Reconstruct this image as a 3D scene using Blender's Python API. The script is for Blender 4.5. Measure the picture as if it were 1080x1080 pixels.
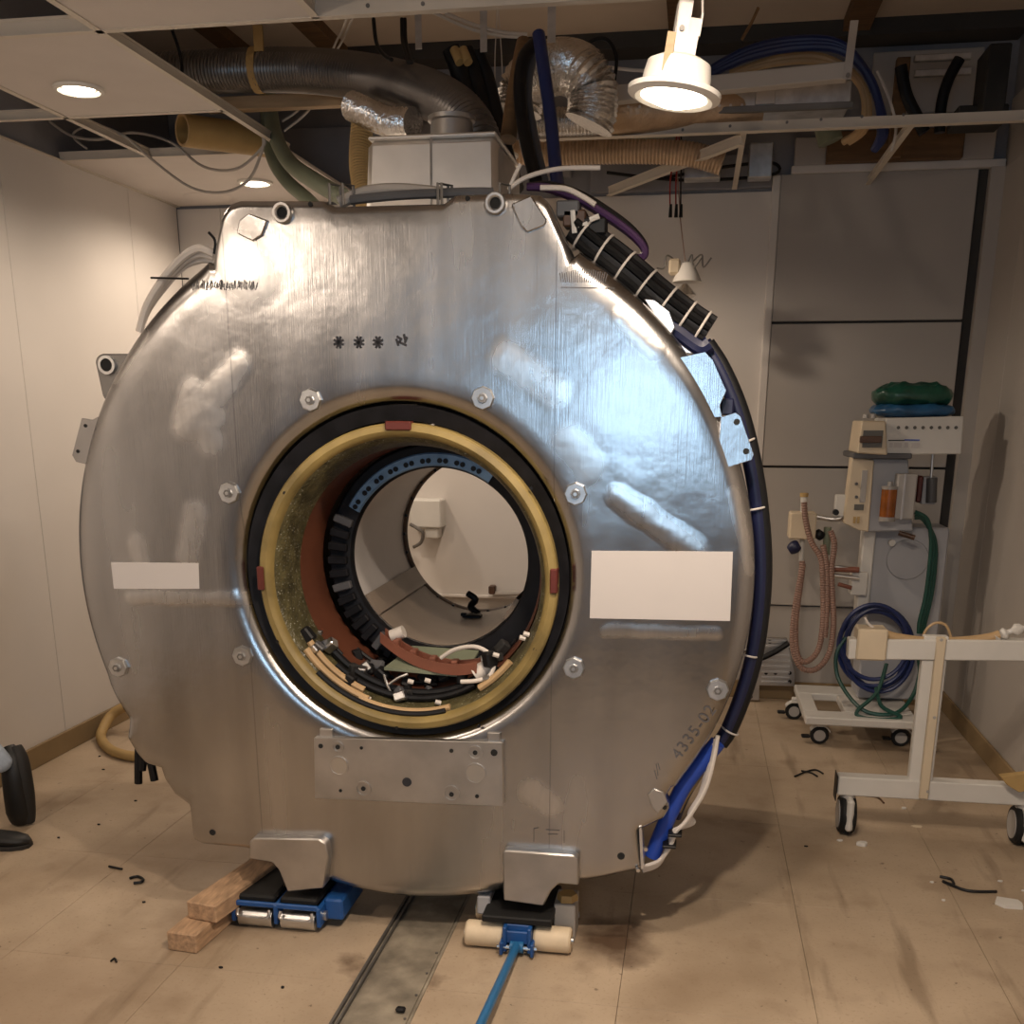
import bpy, bmesh, math, random
from mathutils import Vector, Matrix
random.seed(7)
for o in list(bpy.data.objects): bpy.data.objects.remove(o, do_unlink=True)
S = bpy.context.scene
COL = S.collection
pi = math.pi
# ------------------------------------------------------------------ camera
YAW, PIT, ROL, F, CX0, CY0 = .1675, .2753, .0026, 1107.7, 540., 748.8
CP = Vector((.797, -2.85, 1.5533))
fwd = Vector((-math.sin(YAW)*math.cos(PIT), math.cos(YAW)*math.cos(PIT), -math.sin(PIT)))
rt0 = Vector((math.cos(YAW), math.sin(YAW), 0)); up0 = rt0.cross(fwd)
rt = rt0*math.cos(ROL)+up0*math.sin(ROL); up = up0*math.cos(ROL)-rt0*math.sin(ROL)
cam = bpy.data.cameras.new('camera'); cam.sensor_width = 36; cam.sensor_fit = 'HORIZONTAL'
cam.lens = F/1080*36; cam.shift_y = (CY0-540)/1080; cam.clip_start = .02
co = bpy.data.objects.new('camera', cam); COL.objects.link(co)
co.matrix_world = Matrix(((rt.x, up.x, -fwd.x, CP.x), (rt.y, up.y, -fwd.y, CP.y), (rt.z, up.z, -fwd.z, CP.z), (0, 0, 0, 1)))
S.camera = co
def PX(x, y, Y=None, X=None, Z=None):
    "photo pixel -> point on the plane Y=, X= or Z="
    d = rt*((x-CX0)/F) - up*((y-CY0)/F) + fwd
    if Y is not None: t = (Y-CP.y)/d.y
    elif X is not None: t = (X-CP.x)/d.x
    else: t = (Z-CP.z)/d.z
    return CP+d*t
# ------------------------------------------------------------------ world, exposure, daylight
W = bpy.data.worlds.new('world'); S.world = W; W.use_nodes = True
W.node_tree.nodes['Background'].inputs[0].default_value = (.55, .72, 1, 1)
W.node_tree.nodes['Background'].inputs[1].default_value = 0.25
S.view_settings.view_transform = 'Standard'; S.view_settings.look = 'None'
S.view_settings.gamma = 1; S.view_settings.exposure = -0.42; S.view_settings.use_curve_mapping = False
WARM = (1, .82, .65)
def area(name, loc, rot, sx, sy, power, col):
    l = bpy.data.lights.new(name, 'AREA'); l.shape = 'RECTANGLE'; l.size = sx; l.size_y = sy; l.energy = power; l.color = col
    o = bpy.data.objects.new(name, l); COL.objects.link(o); o.location = loc; o.rotation_euler = rot; return o
# daylight falling in through the window behind the photographer
area('window_daylight', (.50, -4.34, 1.66), (math.radians(90), 0, 0), .78, .86, 27, (.50, .75, 1))

# ------------------------------------------------------------------ helpers
ORG = {}
def thing(name, label, cat, loc=(0, 0, 0), group=None):
    o = bpy.data.objects.new(name, None); COL.objects.link(o); o.location = loc; o.empty_display_size = .05
    o['label'] = label; o['category'] = cat
    if group: o['group'] = group
    ORG[o.name] = Vector(loc); return o
def obj(name, bm, m, parent=None, smooth=True, label=None, cat=None, group=None, kind=None, origin=None):
    if parent: org = ORG[parent.name]
    elif origin is not None: org = Vector(origin)
    else:
        xs = [v.co for v in bm.verts]
        org = Vector(((min(v.x for v in xs)+max(v.x for v in xs))/2, (min(v.y for v in xs)+max(v.y for v in xs))/2, min(v.z for v in xs)))
    bmesh.ops.translate(bm, verts=bm.verts, vec=-org)
    bmesh.ops.recalc_face_normals(bm, faces=bm.faces)
    if smooth:
        for f in bm.faces: f.smooth = True
        for e in bm.edges:
            if len(e.link_faces) == 2 and e.calc_face_angle(0) > .6: e.smooth = False
    me = bpy.data.meshes.new(name); bm.to_mesh(me); bm.free()
    me.materials.append(m)
    o = bpy.data.objects.new(name, me); COL.objects.link(o)
    if parent: o.parent = parent
    else: o.location = org
    ORG[o.name] = org
    if label: o['label'] = label
    if cat: o['category'] = cat
    if group: o['group'] = group
    if kind: o['kind'] = kind
    return o
def struct(name, bm, m, label=None, parent=None, smooth=False):
    return obj(name, bm, m, parent, smooth=smooth, label=label, kind=None if parent else 'structure', origin=None if parent else (0, 0, 0))
def merge(bm, b2):
    me = bpy.data.meshes.new('t'); b2.to_mesh(me); b2.free(); bm.from_mesh(me); bpy.data.meshes.remove(me)
def BM(): return bmesh.new()
def box(bm, a, b, bev=0, seg=1, M=None):
    "axis box from corner a to corner b, optional bevel and matrix"
    b2 = bmesh.new(); bmesh.ops.create_cube(b2, size=1)
    a, b = Vector(a), Vector(b)
    for v in b2.verts: v.co = Vector((a[i]+(v.co[i]+.5)*(b[i]-a[i]) for i in range(3)))
    if bev: bmesh.ops.bevel(b2, geom=b2.edges, offset=bev, segments=seg, affect='EDGES', profile=.5)
    if M is not None: bmesh.ops.transform(b2, matrix=M, verts=b2.verts)
    merge(bm, b2); return bm
def frame_of(t):
    t = t.normalized(); a = Vector((0, 0, 1)) if abs(t.z) < .9 else Vector((1, 0, 0))
    u = t.cross(a).normalized(); return u, t.cross(u)
def cr(pts, sub):
    "Catmull-Rom through pts"
    P = [Vector(p) for p in pts]
    if sub <= 1 or len(P) < 3: 
        return P
    out = []
    for i in range(len(P)-1):
        p0, p1, p2, p3 = P[max(i-1, 0)], P[i], P[i+1], P[min(i+2, len(P)-1)]
        for k in range(sub):
            t = k/sub
            out.append(.5*((2*p1)+(p2-p0)*t+(2*p0-5*p1+4*p2-p3)*t*t+(3*p1-p0-3*p2+p3)*t**3))
    return out+[P[-1]]
def sweep(bm, path, r, seg=8, cap=True, rf=None, flat=None, closed=False):
    "sweep a circle (or flat ellipse w,h in a fixed up) along a path; rf(i,n) scales the radius"
    n = len(path); rings = []; u = None
    for i, p in enumerate(path):
        if closed: t = path[(i+1) % n]-path[i-1]
        else: t = path[min(i+1, n-1)]-path[max(i-1, 0)]
        if t.length < 1e-9: t = Vector((0, 0, 1))
        t.normalize()
        if u is None: u, v = frame_of(t)
        else:
            u = u-t*u.dot(t)
            if u.length < 1e-6: u, _ = frame_of(t)
            u.normalize(); v = t.cross(u)
        k = r*(rf(i, n) if rf else 1)
        rings.append([bm.verts.new(p+u*(k*math.cos(2*pi*j/seg))+v*(k*math.sin(2*pi*j/seg))) for j in range(seg)])
    for i in range(n if closed else n-1):
        A, B = rings[i], rings[(i+1) % n]
        for j in range(seg): bm.faces.new((A[j], A[(j+1) % seg], B[(j+1) % seg], B[j]))
    if cap and not closed:
        bm.faces.new(rings[0][::-1]); bm.faces.new(rings[-1])
    return bm
def tube(name, pts, r, m, parent=None, sub=6, seg=8, **k):
    bm = BM(); sweep(bm, cr(pts, sub), r, seg); return obj(name, bm, m, parent, **k)
def ribbed(name, pts, r, m, parent=None, ribs=40, amp=.05, seg=16, cap=True, **k):
    P = cr(pts, 40); L = [0]
    for a, b in zip(P, P[1:]): L.append(L[-1]+(b-a).length)
    N = ribs*4; Q = []; j = 0
    for i in range(N+1):
        s = L[-1]*i/N
        while j < len(L)-2 and L[j+1] < s: j += 1
        Q.append(P[j].lerp(P[j+1], (s-L[j])/max(1e-9, L[j+1]-L[j])))
    bm = BM(); sweep(bm, Q, r, seg, cap, rf=lambda i, n: 1+amp*(1, 0, -1, 0)[i % 4]); return obj(name, bm, m, parent, **k)
def cyl(bm, a, b, r, r2=None, seg=16, cap=True):
    a, b = Vector(a), Vector(b); u, v = frame_of(b-a); r2 = r if r2 is None else r2
    A = [bm.verts.new(a+u*(r*math.cos(2*pi*j/seg))+v*(r*math.sin(2*pi*j/seg))) for j in range(seg)]
    B = [bm.verts.new(b+u*(r2*math.cos(2*pi*j/seg))+v*(r2*math.sin(2*pi*j/seg))) for j in range(seg)]
    for j in range(seg): bm.faces.new((A[j], A[(j+1) % seg], B[(j+1) % seg], B[j]))
    if cap: bm.faces.new(A[::-1]); bm.faces.new(B)
    return bm
def lathe(bm, prof, c=(0, 0, 0), axis='Y', seg=64, closed=False, a0=0, a1=2*pi):
    "profile [(r, h)] turned about an axis through c"
    c = Vector(c); full = abs(a1-a0-2*pi) < 1e-6; n = seg if full else seg+1; R = []
    for k in range(n):
        a = a0+(a1-a0)*k/seg; row = []
        for r, h in prof:
            if axis == 'Y': p = Vector((r*math.cos(a), h, r*math.sin(a)))
            elif axis == 'Z': p = Vector((r*math.cos(a), r*math.sin(a), h))
            else: p = Vector((h, r*math.cos(a), r*math.sin(a)))
            row.append(bm.verts.new(c+p))
        R.append(row)
    m = len(prof)
    for k in range(n if full else n-1):
        A, B = R[k], R[(k+1) % n]
        for i in range(m if closed else m-1):
            j = (i+1) % m
            try: bm.faces.new((A[i], A[j], B[j], B[i]))
            except ValueError: pass
    return bm
def prism(bm, pts, d, bev=0):
    "polygon of 3D points extruded by vector d"
    b2 = BM(); f = b2.faces.new([b2.verts.new(Vector(p)) for p in pts])
    r = bmesh.ops.extrude_face_region(b2, geom=[f])
    bmesh.ops.translate(b2, verts=[g for g in r['geom'] if isinstance(g, bmesh.types.BMVert)], vec=Vector(d))
    bmesh.ops.recalc_face_normals(b2, faces=b2.faces)
    if bev: bmesh.ops.bevel(b2, geom=b2.edges, offset=bev, segments=1, affect='EDGES')
    merge(bm, b2); return bm
def facepoly(bm, pix, y0, y1, bev=0):
    "pixel outline read on the plane Y=y0, extruded to y1"
    return prism(bm, [PX(x, y, Y=y0) for x, y in pix], (0, y1-y0, 0), bev)
def pbox(bm, x0, y0, x1, y1, Y, dep, bev=0):
    "box whose front face covers a pixel rectangle on plane Y"
    a, b = PX((x0+x1)/2-abs(x1-x0)/2, (y0+y1)/2, Y=Y), PX((x0+x1)/2+abs(x1-x0)/2, (y0+y1)/2, Y=Y)
    t, u = PX((x0+x1)/2, y0, Y=Y), PX((x0+x1)/2, y1, Y=Y)
    return box(bm, (a.x, Y, u.z), (b.x, Y+dep, t.z), bev)

# ------------------------------------------------------------------ materials
def lin(c): return tuple((x/12.92 if x <= .04045 else ((x+.055)/1.055)**2.4) for x in c)
def mat(name, c, rough=.5, metal=0, var=.1, scale=6, bump=0, bscale=60, spec=.5, alpha=None, emit=None, estr=0, trans=0, stretch=None):
    m = bpy.data.materials.new(name); m.use_nodes = True; nt = m.node_tree; N = nt.nodes; L = nt.links
    b = N['Principled BSDF']; b.inputs['Roughness'].default_value = rough; b.inputs['Metallic'].default_value = metal
    b.inputs['Specular IOR Level'].default_value = spec
    tc = N.new('ShaderNodeTexCoord'); vec = tc.outputs['Object']
    if stretch:
        mp = N.new('ShaderNodeMapping'); mp.inputs['Scale'].default_value = stretch; L.new(vec, mp.inputs[0]); vec = mp.outputs[0]
    nz = N.new('ShaderNodeTexNoise'); nz.inputs['Scale'].default_value = scale; nz.inputs['Detail'].default_value = 6; L.new(vec, nz.inputs['Vector'])
    rp = N.new('ShaderNodeValToRGB'); e = rp.color_ramp.elements
    e[0].position, e[1].position = .3, .7
    e[0].color = (*[max(0, x*(1-var)) for x in c], 1); e[1].color = (*[min(1, x*(1+var)) for x in c], 1)
    L.new(nz.outputs['Fac'], rp.inputs[0]); L.new(rp.outputs[0], b.inputs['Base Color'])
    if bump:
        n2 = N.new('ShaderNodeTexNoise'); n2.inputs['Scale'].default_value = bscale; n2.inputs['Detail'].default_value = 4; L.new(vec, n2.inputs['Vector'])
        bp = N.new('ShaderNodeBump'); bp.inputs['Strength'].default_value = bump; bp.inputs['Distance'].default_value = .01
        L.new(n2.outputs['Fac'], bp.inputs['Height']); L.new(bp.outputs[0], b.inputs['Normal'])
    if emit: b.inputs['Emission Color'].default_value = (*emit, 1); b.inputs['Emission Strength'].default_value = estr
    if trans: b.inputs['Transmission Weight'].default_value = trans
    if alpha is not None: b.inputs['Alpha'].default_value = alpha
    return m
MT = {}
def mk(k, *a, **kw): MT[k] = mat(k, *a, **kw); return MT[k]
mk('wall_paint', (.66, .62, .58), .6, var=.03, scale=2)
mk('wall_panel', (.42, .385, .35), .55, var=.04, scale=1.5)
mk('wall_grey', (.24, .24, .26), .7, var=.1)
mk('baseboard', (.26, .18, .09), .6, var=.12)
mk('slab', (.60, .50, .40), .85, var=.12, scale=1.2, bump=.1)
mk('tile_white', (.62, .57, .53), .7, var=.03, bump=.05, bscale=200)
mk('grid_white', (.60, .54, .46), .5, var=.05)
mk('steel', (.62, .62, .62), .32, 1, var=.08)
mk('steel_dark', (.18, .17, .16), .5, .7, var=.2)
mk('galv', (.55, .55, .55), .38, 1, var=.25, scale=14)
mk('foil', (.72, .70, .68), .22, 1, var=.2, bump=.5, bscale=60)
mk('foil_tan', (.50, .36, .24), .4, .5, var=.25, bump=.6, bscale=40)
mk('flex_grey', (.16, .15, .145), .32, .8, var=.2)
mk('black', (.007, .007, .008), .5, var=.3, spec=.3)
mk('black_matte', (.02, .019, .018), .8, var=.3)
mk('rubber', (.012, .012, .012), .65, var=.2, spec=.3)
mk('blue_hose', (.008, .02, .10), .4, var=.2)
mk('navy', (.006, .009, .040), .45, var=.3)
mk('blue_bright', (.02, .07, .42), .4, var=.15)
mk('green_pipe', (.19, .21, .145), .55, var=.15)
mk('green_hose', (.008, .06, .045), .4, var=.2)
mk('ochre', (.42, .28, .11), .6, var=.15)
mk('tan_hose', (.46, .31, .16), .5, var=.15)
mk('tan_wood', (.42, .30, .18), .7, var=.15, stretch=(1, 8, 8))
mk('brown_wood', (.14, .075, .03), .7, var=.25, stretch=(1, 8, 8))
mk('cable_white', (.62, .57, .52), .5, var=.06)
mk('cable_grey', (.38, .35, .32), .5, var=.1)
mk('purple', (.06, .018, .085), .5, var=.2)
mk('red', (.25, .02, .02), .5, var=.2)
mk('white_plastic', (.68, .66, .62), .4, var=.04)
mk('cream', (.60, .50, .36), .45, var=.06)
mk('grey_plastic', (.40, .40, .42), .45, var=.06)
mk('dark_grey', (.08, .08, .085), .5, var=.15)
mk('pink_hose', (.26, .16, .125), .55, var=.12)
mk('white_enamel', (.62, .60, .56), .35, var=.05)
mk('castor_grey', (.36, .34, .32), .5, var=.1)
mk('amber', (.24, .07, .010), .25, var=.3, scale=20)
mk('nylon', (.66, .54, .38), .5, var=.16, scale=12)
mk('skate_blue', (.012, .075, .26), .4, var=.2, scale=12)
mk('bar_blue', (.02, .13, .30), .35, var=.12)
mk('timber', (.42, .27, .16), .8, var=.3, scale=14, stretch=(6, 1, 6), bump=.2)
mk('yellow_ring', (.24, .175, .06), .5, var=.4, scale=7)
mk('bracket_red', (.10, .016, .010), .5, var=.3)
mk('coil_red', (.11, .036, .018), .5, var=.25, scale=5)
mk('flange_black', (.006, .006, .008), .6, var=.5, scale=20, spec=.25)
mk('flange_blue', (.20, .34, .52), .3, var=.25, scale=14)
mk('bore_white', (.52, .50, .49), .3, var=.04)
mk('bore_floor', (.22, .17, .13), .4, var=.15)
mk('rim_brown', (.075, .035, .018), .5, var=.4, scale=20)
mk('terracotta', (.20, .07, .042), .55, var=.2)
mk('label_white', (.52, .49, .475), .6, var=.015)
mk('lug_dark', (.22, .21, .20), .45, .8, var=.2)
mk('hole', (.01, .01, .01), .9, var=.1)
mk('ink', (.02, .02, .025), .8, var=.2)
mk('pencil', (.09, .085, .09), .8, var=.3)
mk('bulb', (1, .9, .75), .5, var=0, emit=(1, .86, .66), estr=14)
mk('lamp_white', (.72, .69, .64), .35, var=.03)
mk('glass', (.8, .8, .8), .1, var=0, trans=.7)
mk('shoe', (.006, .006, .006), .5, var=.2)
mk('sole', (.02, .018, .016), .7, var=.2)
mk('jeans', (.05, .07, .12), .8, var=.25, scale=30)
mk('sock', (.36, .42, .50), .7, var=.15, scale=30)
mk('shirt', (.10, .11, .13), .8, var=.15)
mk('skin', (.48, .29, .20), .5, var=.06)
mk('hair', (.03, .02, .015), .6, var=.3, bump=.3)
mk('plate_al', (.50, .48, .46), .42, 1, var=.15, scale=8)
mk('turret_al', (.80, .76, .71), .45, .85, var=.12, scale=5, bump=.06, bscale=6)
mk('gap_dark', (.045, .04, .035), .7, var=.1)
mk('bag_green', (.012, .07, .045), .3, var=.5, scale=9, bump=.6, bscale=18)
mk('bag_blue', (.02, .09, .20), .3, var=.4, scale=9, bump=.6, bscale=18)
mk('screen', (.10, .095, .085), .3, var=.1)
mk('clear', (.30, .28, .26), .25, var=.05)
def nodes(m): return m.node_tree.nodes, m.node_tree.links
# --- speckled resin of the coil end
m = mk('speckle', (.075, .065, .030), .35, var=.5, scale=22, bump=.5, bscale=90)
N, L = nodes(m); v = N.new('ShaderNodeTexVoronoi'); v.inputs['Scale'].default_value = 95
tc = [n for n in N if n.type == 'TEX_COORD'][0]; L.new(tc.outputs['Object'], v.inputs['Vector'])
r = N.new('ShaderNodeValToRGB'); r.color_ramp.elements[0].color = (1, 1, 1, 1); r.color_ramp.elements[1].color = (0, 0, 0, 1)
r.color_ramp.elements[0].position = .08; r.color_ramp.elements[1].position = .22; L.new(v.outputs['Distance'], r.inputs[0])
mx = N.new('ShaderNodeMixRGB'); b = N['Principled BSDF']; old = b.inputs['Base Color'].links[0].from_socket
L.new(r.outputs[0], mx.inputs[0]); L.new(old, mx.inputs[1]); mx.inputs[2].default_value = (.42, .41, .34, 1); L.new(mx.outputs[0], b.inputs['Base Color'])
# --- stained vinyl floor
def floor_mat():
    m = bpy.data.materials.new('vinyl'); m.use_nodes = True; N, L = nodes(m); b = N['Principled BSDF']
    geo = N.new('ShaderNodeNewGeometry')
    def noise(s, d=6, st=None):
        n = N.new('ShaderNodeTexNoise'); n.inputs['Scale'].default_value = s; n.inputs['Detail'].default_value = d
        if st:
            mp = N.new('ShaderNodeMapping'); mp.inputs['Scale'].default_value = st; mp.inputs['Rotation'].default_value = (0, 0, .5); L.new(geo.outputs['Position'], mp.inputs[0]); L.new(mp.outputs[0], n.inputs['Vector'])
        else: L.new(geo.outputs['Position'], n.inputs['Vector'])
        return n.outputs['Fac']
    def ramp(src, p0, p1, c0=(0, 0, 0, 1), c1=(1, 1, 1, 1)):
        r = N.new('ShaderNodeValToRGB'); r.color_ramp.elements[0].position = p0; r.color_ramp.elements[1].position = p1
        r.color_ramp.elements[0].color = c0; r.color_ramp.elements[1].color = c1; L.new(src, r.inputs[0]); return r.outputs[0]
    base = ramp(noise(2.2), .3, .75, (.35, .265, .18, 1), (.52, .41, .295, 1))
    def mix(f, a, col, k):
        mul = N.new('ShaderNodeMath'); mul.operation = 'MULTIPLY'; L.new(f, mul.inputs[0]); mul.inputs[1].default_value = k
        x = N.new('ShaderNodeMixRGB'); L.new(mul.outputs[0], x.inputs[0]); L.new(a, x.inputs[1]); x.inputs[2].default_value = (*col, 1); return x.outputs[0]
    c = mix(ramp(noise(90, 2), .58, .72), base, (.26, .18, .11), .35)             # fleck of the vinyl
    c = mix(ramp(noise(1.7, 8), .55, .75), c, (.19, .12, .065), .42)                # grime patches
    c = mix(ramp(noise(5, 7), .56, .70), c, (.18, .115, .065), .28)
    c = mix(ramp(noise(9, 6, (1, .12, 1)), .60, .70), c, (.12, .075, .04), .45)   # scuffs
    c = mix(ramp(noise(33, 3), .70, .74), c, (.05, .03, .02), .6)                 # specks
    # oil stain and dirt round the skates
    def blob(cx, cy, r0, r1):
        s = N.new('ShaderNodeVectorMath'); s.operation = 'DISTANCE'; L.new(geo.outputs['Position'], s.inputs[0]); s.inputs[1].default_value = (cx, cy, 0)
        nz = noise(7, 6); a = N.new('ShaderNodeMath'); a.operation = 'MULTIPLY_ADD'; L.new(nz, a.inputs[0]); a.inputs[1].default_value = .35; L.new(s.outputs['Value'], a.inputs[2])
        return ramp(a.outputs[0], r0, r1, (1, 1, 1, 1), (0, 0, 0, 1))
    c = mix(blob(.62, .08, .22, .36), c, (.07, .035, .018), .9)
    c = mix(blob(-.60, .02, .22, .42), c, (.14, .08, .04), .55)
    c = mix(blob(-.85, .55, .3, .8), c, (.15, .09, .045), .6)  # broad darkening for the shaded floor left of the magnet, put into the colour
    c = mix(blob(-.9, -.55, .3, .7), c, (.18, .11, .06), .4)  # same painted shade, further forward on the left floor
    c = mix(blob(-.13, -.2, .16, .24), c, (.09, .05, .025), .85)
    c = mix(blob(.14, -.28, .15, .22), c, (.09, .05, .025), .8)
    L.new(c, b.inputs['Base Color']); 
    rr = ramp(noise(5), .3, .7, (.38, .38, .38, 1), (.62, .62, .62, 1)); L.new(rr, b.inputs['Roughness'])
    bp = N.new('ShaderNodeBump'); bp.inputs['Strength'].default_value = .08; bp.inputs['Distance'].default_value = .003; L.new(noise(60, 3), bp.inputs['Height']); L.new(bp.outputs[0], b.inputs['Normal'])
    return m
MT['vinyl'] = floor_mat()
# --- dirty trench plate
m = mk('trench', (.30, .26, .20), .55, .3, var=.45, scale=9, bump=.2)
# --- brushed aluminium of the vessel, with ground patches (relief + rougher grain, streak reflections painted in as brighter colour)
def aluminium(patches, seams):
    m = bpy.data.materials.new('vessel_aluminium'); m.use_nodes = True; N, L = nodes(m); b = N['Principled BSDF']
    b.inputs['Metallic'].default_value = 1
    geo = N.new('ShaderNodeNewGeometry'); P = geo.outputs['Position']
    flat = N.new('ShaderNodeVectorMath'); flat.operation = 'MULTIPLY'; L.new(P, flat.inputs[0]); flat.inputs[1].default_value = (1, 0, 1)
    wn = N.new('ShaderNodeTexNoise'); wn.inputs['Scale'].default_value = 9; wn.inputs['Detail'].default_value = 3; L.new(P, wn.inputs['Vector'])
    ws = N.new('ShaderNodeVectorMath'); ws.operation = 'MULTIPLY_ADD'; L.new(wn.outputs['Color'], ws.inputs[0]); ws.inputs[1].default_value = (.03, 0, .03); L.new(flat.outputs[0], ws.inputs[2])
    wo = N.new('ShaderNodeVectorMath'); wo.operation = 'SUBTRACT'; L.new(ws.outputs[0], wo.inputs[0]); wo.inputs[1].default_value = (.015, 0, .015); Q = wo.outputs[0]
    def M(op, a, bb=None, cc=None):
        n = N.new('ShaderNodeMath'); n.operation = op
        for i, x in enumerate((a, bb, cc)):
            if x is None: continue
            if isinstance(x, (int, float)): n.inputs[i].default_value = x
            else: L.new(x, n.inputs[i])
        return n.outputs[0]
    def V(op, a, bb):
        n = N.new('ShaderNodeVectorMath'); n.operation = op
        for i, x in enumerate((a, bb)):
            if isinstance(x, (tuple, Vector)): n.inputs[i].default_value = x
            else: L.new(x, n.inputs[i])
        return n
    def noise(s, st, d=4):
        mp = N.new('ShaderNodeMapping'); mp.inputs['Scale'].default_value = st; L.new(P, mp.inputs[0])
        n = N.new('ShaderNodeTexNoise'); n.inputs['Scale'].default_value = s; n.inputs['Detail'].default_value = d; L.new(mp.outputs[0], n.inputs['Vector']); return n.outputs['Fac']
    height = None; msk = None
    for (x0, y0, x1, y1, w, h) in patches:
        a = PX(x0, y0, Y=0); c = PX(x1, y1, Y=0); a.y = c.y = 0; d = c-a; w = w/388.
        pa = V('SUBTRACT', Q, a).outputs[0]
        t = M('DIVIDE', V('DOT_PRODUCT', pa, d).outputs['Value'], d.dot(d))
        t = M('MINIMUM', M('MAXIMUM', t, 0.), 1.)
        cmb = N.new('ShaderNodeVectorMath'); cmb.operation = 'SCALE'; cmb.inputs[0].default_value = d; L.new(t, cmb.inputs['Scale'])
        dist = M('DIVIDE', V('DISTANCE', pa, cmb.outputs[0]).outputs['Value'], w)
        d1 = M('MAXIMUM', M('SUBTRACT', 1., M('MULTIPLY', dist, dist)), 0.); dome = M('MULTIPLY', d1, d1)
        hh = M('MULTIPLY', dome, h*2.2)
        mm = M('MINIMUM', M('MULTIPLY', dome, 1.7), 1.)
        height = hh if height is None else M('ADD', height, hh); msk = mm if msk is None else M('MAXIMUM', msk, mm)
    msk = M('MINIMUM', M('MULTIPLY', msk, M('MULTIPLY_ADD', noise(5, (14, 14, 3), 5), 1.2, .30)), 1.)
    sx = N.new('ShaderNodeSeparateXYZ'); L.new(P, sx.inputs[0])
    seam = None
    for ax, val in seams:
        s = M('LESS_THAN', M('ABSOLUTE', M('SUBTRACT', sx.outputs[ax], val)), .0016)
        seam = s if seam is None else M('MAXIMUM', seam, s)
    grain = noise(3, (90, 90, 2.2), 3); broad = noise(2.2, (1, 1, 1), 5); smear = noise(1.3, (5, 5, 1), 4)
    # relief
    hs = M('ADD', M('MULTIPLY', height, 1.), M('ADD', M('MULTIPLY', grain, .00025), M('MULTIPLY', broad, .007)))
    hs = M('SUBTRACT', hs, M('MULTIPLY', seam, .0008))
    bp = N.new('ShaderNodeBump'); bp.inputs['Strength'].default_value = 1; bp.inputs['Distance'].default_value = 1; L.new(hs, bp.inputs['Height']); L.new(bp.outputs[0], b.inputs['Normal'])
    # roughness
    rg = M('ADD', M('MULTIPLY_ADD', smear, .16, .17), M('MULTIPLY', msk, .04))
    L.new(rg, b.inputs['Roughness'])
    # colour: oxide film, drips, ground patches lightened to paint in their streak reflections
    r1 = N.new('ShaderNodeValToRGB'); L.new(smear, r1.inputs[0]); r1.color_ramp.elements[0].position = .3; r1.color_ramp.elements[1].position = .72
    r1.color_ramp.elements[0].color = (.35, .345, .345, 1); r1.color_ramp.elements[1].color = (.50, .49, .485, 1)
    x1 = N.new('ShaderNodeMixRGB'); L.new(M('MULTIPLY', msk, .6), x1.inputs[0]); L.new(r1.outputs[0], x1.inputs[1]); x1.inputs[2].default_value = (.74, .72, .70, 1)
    x2 = N.new('ShaderNodeMixRGB'); L.new(M('MULTIPLY', seam, .6), x2.inputs[0]); L.new(x1.outputs[0], x2.inputs[1]); x2.inputs[2].default_value = (.25, .25, .26, 1)
    L.new(x2.outputs[0], b.inputs['Base Color'])
    b.inputs['Anisotropic'].default_value = .55
    tg = N.new('ShaderNodeTangent'); tg.direction_type = 'RADIAL'; tg.axis = 'Z'; L.new(tg.outputs[0], b.inputs['Tangent'])
    return m
PATCH = [(252, 385, 218, 425, 20, .0007), (203, 415, 193, 452, 20, .0007), (208, 440, 222, 468, 23, .0006), (198, 455, 225, 440, 21, .0005),
         (207, 540, 199, 588, 21, .0006), (145, 572, 149, 592, 16, .0005), (532, 378, 583, 412, 23, .0007), (598, 465, 620, 490, 23, .0005),
         (652, 523, 735, 582, 17, .0012), (138, 630, 262, 632, 12, .0006), (655, 335, 690, 368, 13, .0008), (250, 265, 262, 290, 39, .0008),
         (560, 835, 578, 848, 21, .0003), (775, 520, 792, 600, 10, .0004), (120, 400, 150, 352, 9, .0005), (640, 664, 755, 668, 9, .0004)]
MT['alu'] = aluminium(PATCH, [(0, PX(248, 450, Y=0).x), (0, PX(585, 450, Y=0).x)])
# ================================================================== SETTING
XL, XR, YB, YF, ZC, ZS = -2.09, 2.20, 3.08, -4.2, 2.645, 3.32
# floor: subfloor plus vinyl tiles, split by the cable trench
fl = struct('floor', box(BM(), (XL-.1, YF-.1, -.1), (XR+.1, YB+.1, -.012)), MT['black_matte'], 'worn beige vinyl tile floor, stained and scuffed')
TX0, TX1 = -.085, .125
xs_l = [XL, -1.68, -1.15, -.617, TX0]; xs_r = [TX1, .66, 1.19, 1.72, XR]
ys = [YF]+[-.305+.713*k for k in range(-5, 5)]+[YB]
for row in (xs_l, xs_r):
    for x0, x1 in zip(row, row[1:]):
        for y0, y1 in zip(ys, ys[1:]):
            struct('floor_tile', box(BM(), (x0+.0006, y0+.0006, -.012), (x1-.0006, y1-.0006, 0), .0005), MT['vinyl'], parent=fl)
t = struct('trim_1', box(BM(), (TX0+.002, YF, -.011), (TX1-.002, YB, -.008)), MT['trench'], 'stained metal cable trench let into the floor')
box_b = BM(); box(box_b, (TX0+.032, YF, -.008), (TX1-.012, YB, -.003), .001); obj('cover_plate', box_b, MT['trench'], t, smooth=False)
b2 = BM(); box(b2, (TX0, YF, -.011), (TX0+.008, YB, .003)); box(b2, (TX0+.018, YF, -.011), (TX0+.024, YB, .004)); obj('edge_rail', b2, MT['steel_dark'], t, smooth=False)
b2 = BM(); box(b2, (TX1-.008, YF, -.011), (TX1, YB, .001)); obj('edge_rail', b2, MT['trench'], t, smooth=False)
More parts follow.
